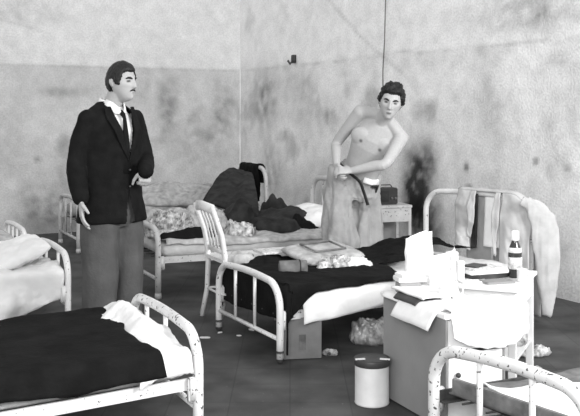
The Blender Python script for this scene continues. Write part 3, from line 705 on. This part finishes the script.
z = stack(410, 4.58, LT+.0645, (.98, .2), [(paper, .075, .05, .012, 'folded white napkins lying on the small dark case', 0, 0, 'napkin', 'napkin'),
                                          (paper, .065, .045, .008, 'white folded towel on the napkins over the small case', -.0, .15, 'towel', 'folded_towel')])
bag(419, 4.66, LT, .075, .035, .285, .0, paper, 'tall white paper bag standing at the back of the locker', 3, rot=.2)
bag(438, 4.55, LT, .05, .035, .20, .01, paper, 'shorter white paper bag right of the tall one on the locker', 4, rot=.1)
bag(452, 4.70, LT, .022, .018, .20, .0, paper, 'narrow white paper packet behind the jug', 5, nm='paper_packet', rot=.5)
def sag_paper(nm, a0, a1, b0, b1, z, droop, m, label, seed, th=.004):
    def fn(s, t):
        a = a0+(a1-a0)*s; b = b0+(b1-b0)*t; zz = z; o = max(0, -b)
        zz -= droop*(o**1.5)*6; zz += .004*fb((a, b, 0), 8, 3, seed)
        return lk(a, b, zz)
    bm = bmesh.new(); sheet(bm, fn, 30, 24, th); return tag(finish(nm, bm, m), label, 'paper')
sag_paper('newspaper', .20, .53, -.07, .24, LT+.010, .8, paper, 'folded newspaper hanging over the left edge of the locker', 1, .012)
sag_paper('magazine', .16, .36, -.03, .18, LT+.024, .8, card_dark, 'black covered magazine between the white papers on the locker', 2, .012)
sag_paper('newspaper', .10, .40, -.01, .20, LT+.040, .8, paper, 'topmost white newspaper on the locker pile', 3, .010)
sag_paper('letter', .04, .22, -.03, .16, LT+.008, .6, paper, 'loose white sheet at the back left corner of the locker', 4, .004)
# towel hanging over locker front
def tw(s, t):
    b = .02+(LW+.10)*s; a = .36+.17*t if t < .6 else LD+.022
    zz = LT+.014 if t < .6 else LT+.012-(t-.6)/.4*(.12+.055*math.sin(PI*s))-.02*s
    a = .36+(LD+.018-.36)*min(1, t/.6)+.02*fb((s*2, t, 0), 3, 3, 5)*(1 if t > .6 else 0)+(.03*max(0, t-.6))
    return lk(a, b, zz+.006*fb((s*3, t*2, 1), 3, 3, 9))
bm = bmesh.new(); sheet(bm, tw, 44, 40, .006); tag(finish('towel', bm, white_cloth), 'white towel hanging over the right front of the grey locker', 'towel')

# --- tin with dark lid
bc = Vector((X(372.5, 4.5), 4.53, 0)); t = thing('tin_can', tuple(bc), 'white round tin with dark lid standing on the floor by the locker', 'tin')
bm = bmesh.new(); lathe(bm, bc, [(.083, 0), (.088, .006), (.086, .012), (.086, .19), (.088, .2)], 40); finish('body', bm, tin_white, t)
bm = bmesh.new(); lathe(bm, bc+Vector((0, 0, .195)), [(.089, 0), (.0915, .004), (.0915, .030), (.088, .036), (.08, .030)], 40); ld_ = finish('lid', bm, mat('dark_painted_tin', .045, .45, .2, 12, .05, .4), t)
for s, r0 in ((-1, .3), (1, -.2)):
    bm = bmesh.new(); box(bm, bc+Vector((s*.062, -.035, .231)), (math.cos(r0*.6), -.25*s), (.25*s, 1), .025, .006, .003); finish('latch', bm, paint_white, ld_, False)

# --- light coat hung over right shoulder of the centre bed's headboard
t = thing('overcoat', (1.75, 6.2, 0), 'long pale overcoat hung over the right end of the headboard behind the table', 'coat')
H0, H1 = B2.H0, B2.H1; hd = (H1-H0).normalized(); hs = Vector((hd.y, -hd.x)); hs = hs if hs.y < 0 else -hs
def hc(a, o, z): q = H0+hd*a+hs*o; return Vector((q.x, q.y, z))
Wh = (H1-H0).length
def archz(a):
    e = max(0, a-(Wh-.16)); return .86-(0.16-math.sqrt(max(0, .0256-min(.16, e)**2)))
def body(s, tt):
    a = .36+(Wh+.04-.36)*s; zt = archz(min(a, Wh-.005))+.03; L = .40+.48*s**1.5
    n = fb((a*2, tt, 0), 3, 4, 61); z = zt-L*tt
    o = .03+.05*min(1, tt*4)+.025*math.sin(a*30+2*tt)*tt+.02*n
    # collar / chest opening between the two fronts
    return hc(a+.05*n*tt, o, max(z, .03))
bm = bmesh.new()
sheet(bm, lambda s, q: body(s*.20, q), 12, 40, .012)
sheet(bm, lambda s, q: body(.62+s*.38, q), 26, 50, .012)
sheet(bm, lambda s, q: hc(.36+(Wh+.04-.36)*s, -.03-.03*min(1, q*4), archz(min(.36+(Wh-.32)*s, Wh-.005))+.03-.75*q+.02*fb((s, q, 0), 3, 3, 4)), 30, 30, .012)
sheet(bm, lambda s, q: hc(.36+(Wh+.04-.36)*s, -.035+.075*q, archz(min(.36+(Wh-.32)*s, Wh-.005))+.032+.012*math.sin(PI*q)), 30, 8, .012)
coat_m = mat('pale_raincoat', .50, .85, .12, 10, .2, .15, fine=30)
finish('coat_body', bm, coat_m, t)
bm = bmesh.new()
tube(bm, [(1.60, 6.25, .86), (1.68, 6.24, .82), (1.745, 6.22, .72), (1.765, 6.21, .58), (1.78, 6.2, .42), (1.785, 6.2, .25), (1.77, 6.2, .06)], [(.04, .03), (.065, .03), (.095, .035), (.10, .035), (.085, .035), (.065, .03), (.03, .02)], 20, flat=(0, 1, 0))
bm = remesh(bm, .012, 2); wrinkle(bm, 7, .028, 5, stretch=(1.6, 1, .3)); finish('sleeve', bm, coat_m, t)
bm = bmesh.new(); tube(bm, [(1.66, 6.36, .86), (1.75, 6.36, .78), (1.83, 6.36, .64), (1.855, 6.36, .50), (1.84, 6.36, .36)], [(.04, .03), (.05, .03), (.05, .03), (.045, .03), (.03, .03)], 16, flat=(0, 1, 0))
bm = remesh(bm, .012, 2); wrinkle(bm, 7, .022, 6, stretch=(1.6, 1, .3)); finish('sleeve', bm, coat_m, t)
for s0, s1 in ((.205, .30), (.54, .63)):
    bm = bmesh.new(); sheet(bm, lambda s, q: body(s0+(s1-s0)*(s if s0 < .3 else 1-s)*(1-abs(q-.35)), q*.75)+Vector((hs.x, hs.y, 0))*.018, 8, 24, .01); finish('lapel', bm, coat_m, t)
bm = bmesh.new(); sheet(bm, lambda s, q: hc(.36+(Wh-.32)*(.36+.24*s), .02+.02*q, .85-.36*q), 10, 20, .008)
tag(finish('shirt', bm, white_cloth), 'white shirt hanging inside the pale overcoat on the headboard', 'shirt')
bm = bmesh.new(); sheet(bm, lambda s, q: hc(.36+(Wh-.32)*(.20+.07*s), .03+.02*q, .86-.40*q+.01*s), 6, 20, .012)
tag(finish('trousers', bm, dark_cloth), 'dark strip of trousers hanging left of the white shirt on the headboard', 'trousers')
heap('crumpled_paper', (X(538, 5.3), 5.45, 0), .10, .07, .06, .2, crinkle, 'crumpled paper litter on the floor below the pale overcoat', 'paper', 81, 26, .5, .9)
heap('crumpled_paper', (X(541, 4.9), 5.0, 0), .06, .05, .04, .9, crinkle, 'smaller crumpled paper on the floor nearer the right bed arch', 'paper', 82, 26, .5, .9)

# ---------------------------------------------------------------- people
def head_fn(n, M, smile=0):
    """n unit vector, face towards -Y"""
    x, y, z = n
    jx = 1-(.36*max(0, -z-.05)**1.1 if z < -.05 else 0); back = 1.0
    px, py, pz = x*.076*jx, y*.097, z*.118
    if z < -.15 and y > -.1: py -= .05*min(1, (-z-.15)*1.6)*min(1, y+.1) 
    if z < -.25 and y < 0: py -= .020*min(1, (-z-.25)*2)*min(1, -y*3)
    if y < 0:
        f = min(1, -y*2.2)
        g = lambda cx, cz, sx, sz: math.exp(-((px-cx)/sx)**2-((pz-cz)/sz)**2)
        nose = 0
        if -.036 < pz < .03: nose = (.008+.025*((.03-pz)/.055) if pz > -.025 else .033*max(0, 1-(-.025-pz)/.011))*math.exp(-(px/(.009+.006*max(0, (.02-pz)/.05)))**2)
        d = nose+.005*g(0, .034, .045, .009)-.013*(g(.032, .012, .017, .011)+g(-.032, .012, .017, .011))
        d += .007*(g(.032, .010, .011, .008)+g(-.032, .010, .011, .008))
        d += .006*g(0, -.050, .022, .0045)+.006*g(0, -.063, .019, .005)-.004*g(0, -.0565, .02, .002)+.012*g(0, -.092, .022, .018)
        d += .004*(g(.046, -.012, .018, .016)+g(-.046, -.012, .018, .016))-.003*(g(.04, -.05, .014, .018)+g(-.04, -.05, .014, .018))
        py -= d*f
    return Vector((px, py, pz))
def sphere_grid(bm, fn, nu=72, nv=54):
    R = []
    for j in range(1, nv):
        ph = PI*j/nv; R.append([bm.verts.new(fn(Vector((math.sin(ph)*math.sin(2*PI*i/nu), -math.sin(ph)*math.cos(2*PI*i/nu), math.cos(ph))))) for i in range(nu)])
    t = bm.verts.new(fn(Vector((0, 0, 1)))); b = bm.verts.new(fn(Vector((0, 0, -1))))
    for j in range(len(R)-1):
        for i in range(nu): bm.faces.new((R[j][i], R[j+1][i], R[j+1][(i+1) % nu], R[j][(i+1) % nu]))
    for i in range(nu): bm.faces.new((t, R[0][i], R[0][(i+1) % nu])); bm.faces.new((b, R[-1][(i+1) % nu], R[-1][i]))
def add_head(bm, M):
    sphere_grid(bm, lambda n: M @ head_fn(n, M))
    for s in (-1, 1):
        R3 = M.to_3x3() @ Matrix.Rotation(s*.35, 3, 'Z')
        ball(bm, M @ Vector((s*.077, .012, .002)), .008, .017, .031, R3, 16)
        ball(bm, M @ Vector((s*.080, .022, .008)), .008, .012, .022, R3, 12)
def hair(M, hairline, part, seed, thick=.016, side=-.01, wave=.006, quiff=.012):
    bm = bmesh.new()
    def fn(n):
        p = head_fn(n, M); q = p.copy()
        # covered region: top and back; sides down to `side`; front hairline
        hy = n.y/max(.2, math.hypot(n.x, n.y)); fr = max(0, min(1, (-hy-.42)/.22)); limz = (1-fr)*side*1.0+fr*(hairline-.012*(1-min(1, (-hy-.4)/.5)))
        if hy > .28: limz = -.06
        elif hy > .05: limz = .02+(-.06-.02)*((hy-.05)/.23)
        elif hy > -.12: limz = side+(.02-side)*((hy+.12)/.17)
        k = (p.z-limz+.006*noise.noise(Vector(n)*6))/.010; k = max(0, min(1, k))
        th = -.012+(.012+thick*(.75+.5*max(0, n.z))+wave*fb(n, 3.2, 4, seed)+quiff*max(0, n.z)*max(0, -n.y))*k
        return M @ (p+n.normalized()*th)
    sphere_grid(bm, fn, 84, 64)
    return bm
def add_hand(bm, wrist, d, pn, thumb, curl=.5, L=.185, k=1.0):
    """d: wrist to knuckles, pn: palm normal (fingers curl towards it), thumb: side direction"""
    d = Vector(d).normalized(); pn = Vector(pn); pn = (pn-d*pn.dot(d)).normalized(); th = d.cross(pn); th = th if th.dot(Vector(thumb)) > 0 else -th
    wrist = Vector(wrist); pl = L*.50
    loft(bm, [(wrist-d*.01, th, pn, .026, .019), (wrist+d*.02, th, pn, .030, .017), (wrist+d*pl*.6, th, pn, .040, .016), (wrist+d*pl, th, pn, .041, .013), (wrist+d*(pl+.008), th, pn, .034, .008)], 20)
    for i, (o, fl) in enumerate(((.030, .86), (.010, 1.0), (-.010, .93), (-.029, .74))):
        p = wrist+d*(pl-.012)+th*o; pts = [p]; ang = 0; seg = L*.5*fl/3
        spread = th*(o*.9)
        for s_, a_ in enumerate((curl*.6, curl*1.0, curl*.8)):
            for hh in range(2):
                ang += a_/2; v = (d+spread).normalized()*math.cos(ang)+pn*math.sin(ang); p = p+v*seg/2*(1.35 if s_ == 0 else 1); pts.append(p)
        tube(bm, pts, [.0095, .0092, .0088, .0086, .0082, .0078, .006], 10)
    b = wrist+d*.022+th*.022; pts = [b, b+th*.026+d*.022+pn*.006, b+th*.036+d*.048+pn*.016*(1+curl), b+th*.034+d*.072+pn*.026*(1+curl)]
    tube(bm, pts, [.014, .0125, .0105, .0075], 10)
def limb(bm, pts, rs, seg=18): 
    P = [Vector(p) for p in pts]; out = []; rr = []
    n = len(P)
    for i in range(n-1):
        for k in range(4):
            t = k/4; p0 = P[max(i-1, 0)]; p1 = P[i]; p2 = P[i+1]; p3 = P[min(i+2, n-1)]
            out.append(.5*((2*p1)+(p2-p0)*t+(2*p0-5*p1+4*p2-p3)*t*t+(3*p1-p0-3*p2+p3)*t**3)); rr.append(rs[i]*(1-t)+rs[i+1]*t)
    out.append(P[-1]); rr.append(rs[-1]); tube(bm, out, rr, seg)
    ball(bm, P[0], rs[0]); ball(bm, P[-1], rs[-1])
def paint(o, base, spots):
    a = o.data.color_attributes.new('tone', 'FLOAT_COLOR', 'POINT')
    for i, v in enumerate(o.data.vertices):
        c = base
        for p, r, g in spots:
            d = (v.co-p).length
            if d < r*1.5: k = max(0, min(1, (r*1.5-d)/(r*.9))); c = c*(1-k)+g*k
        a.data[i].color = (c, c, c, 1)
def face_spots(M, mouth_open=False):
    s = []
    for sx in (-1, 1):
        for ex in (-.010, -.004, .004, .010): s.append((M @ Vector((sx*.032+ex, -.083, .011)), .0065, .05))
    for lx in (-.018, -.009, 0, .009, .018): s.append((M @ Vector((lx, -.103, -.058)), .0095 if mouth_open else .0065, .10 if mouth_open else .22))
    return s
def brows(M, parent, tache=False):
    def surf(x, z, off=.004):
        n = Vector((x/.076, -1, z/.118)); yy = -math.sqrt(max(.01, 1-n.x**2-n.z**2)); h = head_fn(Vector((n.x, yy, n.z)), M); return M @ (Vector((x, h.y-off, z)))
    for s in (-1, 1):
        bm = bmesh.new(); tube(bm, [surf(s*x, z, .003) for x, z in ((.014, .026), (.024, .031), (.036, .032), (.048, .026))], [.004, .0065, .006, .003], 8); finish('eyebrow', bm, black_hair, parent)
    if tache:
        bm = bmesh.new(); tube(bm, [surf(x, z, .003) for x, z in ((-.026, -.049), (-.014, -.043), (0, -.041), (.014, -.043), (.026, -.049))], [.002, .005, .0055, .005, .002], 8); finish('moustache', bm, black_hair, parent)

# ======== man in the dark suit
O1 = Vector((-1.09, 5.5, 0)); yaw = math.radians(48)
Rz = Matrix.Rotation(yaw, 3, 'Z'); ax1 = Rz @ Vector((1, 0, 0)); ay1 = Rz @ Vector((0, 1, 0))
man = thing('person', tuple(O1), 'man in dark suit jacket, white shirt and tie standing and looking right', 'person')
def w1(x, y, z): return O1+ax1*x+ay1*y+Vector((0, 0, z))
def r1(x, y, z): return O1+Vector((x, y, z))
hM = Matrix.Translation(r1(.065, -.035, 1.645)) @ (Matrix.Rotation(math.radians(62), 4, 'Z') @ Matrix.Rotation(math.radians(2), 4, 'X')) @ Matrix.Diagonal((.98, .96, 1.0, 1))
shR, shL = r1(-.118, -.12, 1.420), r1(.118, .13, 1.420)
elR, wrR = r1(-.185, -.15, 1.17), r1(-.125, -.27, .955)
elL, wrL = r1(.185, .10, 1.19), r1(.222, -.09, 1.125)
bm = bmesh.new(); add_head(bm, hM)
limb(bm, [w1(0, .02, 1.42), w1(.005, .005, 1.50), hM @ Vector((0, .025, -.06))], [.065, .058, .056])
loft(bm, [(w1(0, 0, .86), ax1, ay1, .14, .10), (w1(0, 0, 1.0), ax1, ay1, .14, .10), (w1(0, 0, 1.2), ax1, ay1, .145, .10), (w1(0, 0, 1.36), ax1, ay1, .155, .10), (w1(0, .01, 1.45), ax1, ay1, .12, .07)])
limb(bm, [w1(-.09, .01, .88), w1(-.095, 0, .48), w1(-.1, .02, .08)], [.085, .058, .04]); limb(bm, [w1(.09, .01, .88), w1(.095, 0, .48), w1(.1, .02, .08)], [.085, .058, .04])
limb(bm, [shR, elR, wrR], [.05, .04, .027]); limb(bm, [shL, elL, wrL], [.05, .04, .027])
add_hand(bm, wrR, (.12, -.25, -1), (.9, .3, 0), (.3, -1, 0), .35, .19)
add_hand(bm, wrL, (.0, -.3, -.95), (-.5, .85, 0), (-.3, -1, 0), 1.2, .15)
bm = remesh(bm, .0048, 3)
o = finish('body', bm, skin_mat, man); paint(o, .40, face_spots(hM)); brows(hM, man, True)
finish('hair', hair(hM, .064, 0, 3, .014, -.018, .003, .008), black_hair, man)
# trousers
bm = bmesh.new()
loft(bm, [(w1(0, 0, 1.02), ax1, ay1, .155, .115), (w1(0, 0, .92), ax1, ay1, .175, .13), (w1(0, 0, .84), ax1, ay1, .185, .135), (w1(0, 0, .78), ax1, ay1, .17, .12)])
for s in (-1, 1):
    loft(bm, [(w1(s*.09, .0, .90), ax1, ay1, .10, .125), (w1(s*.098, -.01, .70), ax1, ay1, .105, .125), (w1(s*.10, -.015, .48), ax1, ay1, .095, .12), (w1(s*.105, 0, .25), ax1, ay1, .09, .12), (w1(s*.11, .0, .06), ax1, ay1, .088, .12), (w1(s*.11, .0, .035), ax1, ay1, .085, .118)])
bm = remesh(bm, .011, 5); wrinkle(bm, 6, .016, 3, stretch=(1.2, 1.2, .25)); finish('trousers', bm, trouser_grey, man)
for s in (-1, 1):
    bm = bmesh.new(); loft(bm, [(w1(s*.11, -.03, .001), ax1, ay1, .045, .135), (w1(s*.11, -.03, .02), ax1, ay1, .05, .14), (w1(s*.11, -.02, .05), ax1, ay1, .045, .12), (w1(s*.11, .03, .085), ax1, ay1, .035, .06)]); finish('shoe', bm, leather, man)
# shirt
bm = bmesh.new()
loft(bm, [(w1(0, 0, 1.0), ax1, ay1, .165, .122), (w1(0, -.005, 1.2), ax1, ay1, .175, .128), (w1(0, 0, 1.36), ax1, ay1, .18, .125), (w1(0, .01, 1.45), ax1, ay1, .13, .09), (w1(0, .01, 1.51), ax1, ay1, .07, .066)])
bm = remesh(bm, .010, 4); finish('shirt', bm, white_cloth, man)
bm = bmesh.new()
for s in (-1, 1):   # collar leaves
    tube(bm, [w1(s*.010, -.105, 1.462), w1(s*.030, -.095, 1.475), w1(s*.052, -.060, 1.505), w1(s*.066, -.02, 1.53)], [(.004, .006), (.005, .024), (.005, .026), (.005, .02)], 12, flat=(0, 0, 1))
tube(bm, [w1(.066*math.sin(k*PI/8), .012-.066*math.cos(k*PI/8), 1.512+.014*(1-math.cos(k*PI/8))) for k in range(1, 16)], [(.006, .02)]*15, 10, flat=(0, 0, 1))
finish('collar', bm, white_cloth, man)
bm = bmesh.new(); tube(bm, [w1(0, -.092, 1.475), w1(0, -.11, 1.455), w1(0, -.128, 1.43), w1(0, -.142, 1.32), w1(.0, -.150, 1.2), w1(0, -.150, 1.1)], [(.014, .008), (.018, .012), (.012, .007), (.022, .006), (.028, .006), (.03, .006)], 14, flat=tuple(-ay1)); finish('tie', bm, suit_wool, man)
# jacket
bm = bmesh.new()
loft(bm, [(w1(0, .0, .80), ax1, ay1, .232, .178), (w1(0, 0, .90), ax1, ay1, .222, .168), (w1(0, 0, 1.08), ax1, ay1, .195, .15), (w1(0, 0, 1.22), ax1, ay1, .20, .148), (w1(0, .0, 1.36), ax1, ay1, .205, .142), (w1(0, .01, 1.44), ax1, ay1, .190, .12), (w1(0, .015, 1.478), ax1, ay1, .145, .095), (w1(0, .02, 1.51), ax1, ay1, .098, .078), (w1(0, .025, 1.53), ax1, ay1, .078, .068)], 40)
limb(bm, [shR, elR, wrR+(elR-wrR).normalized()*.02], [.062, .060, .048]); limb(bm, [shL, elL, wrL-(elL-wrL).normalized()*.035], [.062, .058, .046])
bm = remesh(bm, .0085, 5); wrinkle(bm, 6, .010, 8)
dead = []
for f in bm.faces:
    c = f.calc_center_median()-O1; lx = c.dot(ax1); ly = c.dot(ay1); z = c.z
    if ly < -.03 and z > 1.16 and abs(lx-.008) < .082*((z-1.16)/.34)**.9: dead.append(f)
    elif ly < -.06 and z < 1.02 and abs(lx-.01) < .035*((1.02-z)/.22): dead.append(f)
    elif z > 1.50 and math.hypot(lx, ly-.015) < .066: dead.append(f)
bmesh.ops.delete(bm, geom=dead, context='FACES')
jk = finish('jacket', bm, suit_wool, man)
for s in (-1, 1):
    bm = bmesh.new()
    def lap(a, b):
        z = 1.17+.33*a; cx = .008+s*.082*((z-1.16)/.34)**.9; wd = .055*math.sin(min(1, a*1.25)*PI*.5)*(1 if a < .8 else 1-.35*(a-.8)/.2); x = cx+s*(b*wd-.004)
        rx = .207 if z < 1.38 else .207-.5*(z-1.38)**1; ry = .148 if z < 1.36 else .148-.045*(z-1.36)/.08 if z < 1.44 else .103-.4*(z-1.44)
        return w1(x, -ry*math.sqrt(max(.05, 1-(x/rx)**2))-.012, z)
    sheet(bm, lap, 24, 8, .006); finish('lapel', bm, suit_wool, jk)
for i in range(2):
    bm = bmesh.new(); ball(bm, w1(.012, -.163, 1.12-.1*i), .009, .006, .009); finish('button', bm, leather, jk)

# ======== shirtless man
O2 = Vector((.50, 6.92, 0))
man2 = thing('person', tuple(O2), 'shirtless young man leaning over and holding up his pale trousers', 'person')
hip = Vector((.505, 6.90, .93)); nb = Vector((.685, 6.66, 1.405))
sp_ = (nb-hip).normalized(); lat = Vector((.86, -.20, -.42)); lat = (lat-sp_*lat.dot(sp_)).normalized(); fr = lat.cross(sp_).normalized(); fr = fr if fr.y < 0 else -fr
def w2(x, y, h): return hip+lat*x-fr*y+sp_*h
Ls = (nb-hip).length
sR, sL = w2(-.175, 0, Ls-.015), w2(.175, -.01, Ls-.055)
eR, wR = Vector((.355, 6.86, 1.235)), Vector((.345, 6.66, 1.085))
eL, wL = Vector((.685, 6.47, 1.10)), Vector((.455, 6.56, 1.045))
h2 = Matrix.Translation((.728, 6.50, 1.545)) @ (Matrix.Rotation(math.radians(-6), 4, 'Z') @ Matrix.Rotation(math.radians(11), 4, 'Y') @ Matrix.Rotation(math.radians(14), 4, 'X')) @ Matrix.Diagonal((1.08, 1.0, 1.1, 1))
bm = bmesh.new(); add_head(bm, h2)
limb(bm, [nb-sp_*.02, nb+sp_*.04-fr*-.02, h2 @ Vector((0, .03, -.055))], [.062, .057, .056])
loft(bm, [(w2(0, 0, -.08), lat, fr, .15, .11), (w2(0, 0, .02), lat, fr, .155, .11), (w2(0, 0, .14), lat, fr, .138, .100), (w2(0, 0, .24), lat, fr, .145, .104), (w2(0, 0, .34), lat, fr, .165, .115), (w2(0, .0, .42), lat, fr, .168, .108), (w2(0, .01, Ls-.03), lat, fr, .14, .078), (w2(0, .01, Ls+.012), lat, fr, .085, .06)], 32)
for s in (-1, 1):
    ball(bm, w2(s*.075, -.062, Ls-.16), .10, .042, .08, Matrix((lat, -fr, sp_)).transposed())
    limb(bm, [w2(s*.03, 0, Ls+.035), (sR if s < 0 else sL)+sp_*.012], [.045, .048])
limb(bm, [sR, sR.lerp(eR, .45)+Vector((-.005, 0, 0)), eR, eR.lerp(wR, .35), wR], [.058, .047, .038, .040, .026])
limb(bm, [sL, sL.lerp(eL, .45)+Vector((.005, 0, 0)), eL, eL.lerp(wL, .35), wL], [.058, .047, .038, .040, .026])
add_hand(bm, wR, (.0, -.45, -.55), (.9, .1, 0), (.1, -.8, .5), .9, .185)
add_hand(bm, wL, (-.95, .02, .02), (0, .6, -.8), (0, -.3, .9), .8, .185)
for s in (-1, 1): limb(bm, [w2(s*.07, 0, -.02), Vector((.478+s*.10, 6.90+.06*s, .5)), Vector((.478+s*.10, 6.93+.03*s, .09))], [.08, .05, .038])
bm = remesh(bm, .0048, 3)
o = finish('body', bm, skin_mat, man2)
paint(o, .44, face_spots(h2, True)+[(w2(-.078, -.108, Ls-.175), .013, .14), (w2(.078, -.108, Ls-.175), .013, .14), (w2(.005, -.10, .09), .008, .15)])
brows(h2, man2)
finish('hair', hair(h2, .064, 0, 9, .015, -.012, .016, .016), black_hair, man2)
# trousers
xa, ya = Vector((1, 0, 0)), Vector((0, 1, 0)); bm = bmesh.new()
loft(bm, [(w2(-.01, 0, .11), lat, fr, .165, .125), (w2(-.01, 0, .07), lat, fr, .172, .13), (w2(-.005, 0, -.02), lat, fr, .185, .14), (Vector((.49, 6.9, .83)), xa, ya, .195, .14), (Vector((.49, 6.9, .80)), xa, ya, .18, .12)])
for s, cx in ((-1, .372), (1, .582)):
    loft(bm, [(Vector((cx+(.01 if s < 0 else -.02), 6.9, .90)), xa, ya, .11, .135), (Vector((cx, 6.89+.06*s, .72)), xa, ya, .115, .12), (Vector((cx, 6.89+.06*s, .5)), xa, ya, .120, .12), (Vector((cx, 6.91, .28)), xa, ya, .108, .12), (Vector((cx, 6.93, .04)), xa, ya, .10, .12)])
loft(bm, [(Vector((.345, 6.78, 1.06)), xa, ya, .035, .04), (Vector((.345, 6.80, .98)), xa, ya, .055, .07), (Vector((.345, 6.84, .85)), xa, ya, .07, .09), (Vector((.345, 6.88, .7)), xa, ya, .08, .1)])
bm = remesh(bm, .010, 3); wrinkle(bm, 6, .045, 12, stretch=(1.6, 1.6, .4)); wrinkle(bm, 14, .008, 13, stretch=(1, 1, .6)); tr = finish('trousers', bm, trouser_pale, man2)
def spline(P, k=6):
    P = [Vector(p) for p in P]; out = []
    for i in range(len(P)-1):
        p0, p1, p2, p3 = P[max(i-1, 0)], P[i], P[i+1], P[min(i+2, len(P)-1)]
        for j in range(k):
            t = j/k; out.append(.5*((2*p1)+(p2-p0)*t+(2*p0-5*p1+4*p2-p3)*t*t+(3*p1-p0-3*p2+p3)*t**3))
    return out+[P[-1]]
bp_ = spline([(.372, 6.80, 1.085), (.405, 6.755, 1.055), (.460, 6.735, 1.005), (.522, 6.73, .95), (.552, 6.735, .873), (.583, 6.735, .776)])
bm = bmesh.new(); tube(bm, bp_, [(.006, .013)]*len(bp_), 10, flat=(0, .1, 1)); finish('belt', bm, leather, tr)
bm = bmesh.new(); tube(bm, [w2(.06, -.125, .118), w2(.12, -.105, .118), w2(.162, -.05, .118)], [(.008, .022)]*3, 12, flat=(0, 0, 1)); finish('underwear_band', bm, white_cloth, man2)
bm = bmesh.new(); tube(bm, [w2(.13, -.095, .10), w2(.168, -.04, .08), w2(.17, -.03, .03)], [(.008, .02)]*3, 12, flat=(0, 0, 1)); finish('open_waistband', bm, leather, tr)
for s, cx in ((-1, .385), (1, .585)):
    bm = bmesh.new(); loft(bm, [(Vector((cx, 6.88, .001)), xa, ya, .045, .13), (Vector((cx, 6.88, .025)), xa, ya, .05, .135), (Vector((cx, 6.90, .05)), xa, ya, .045, .11), (Vector((cx, 6.95, .08)), xa, ya, .035, .05)]); finish('shoe', bm, leather, man2)

GROUPS = {'bed': 'iron beds standing in the ward', 'mattress': 'mattresses on the iron beds', 'blanket': 'blankets on the beds', 'sheet': 'white sheets on the beds',
          'pillow': 'pillows and cushions on the beds', 'clothes': 'loose clothes on the beds', 'paper': 'papers lying about the ward', 'jar': 'jars on the bedside tables',
          'magazine': 'magazines on the tables and beds', 'bag': 'paper and plastic bags', 'towel': 'towels lying about', 'cloth': 'crumpled cloths', 'coat': 'coats hung over headboards', 'bundle': 'dark bundles on the middle bed'}
for o in list(scn.objects):
    if o.parent is None and o.get('category') in GROUPS: o['group'] = GROUPS[o['category']]
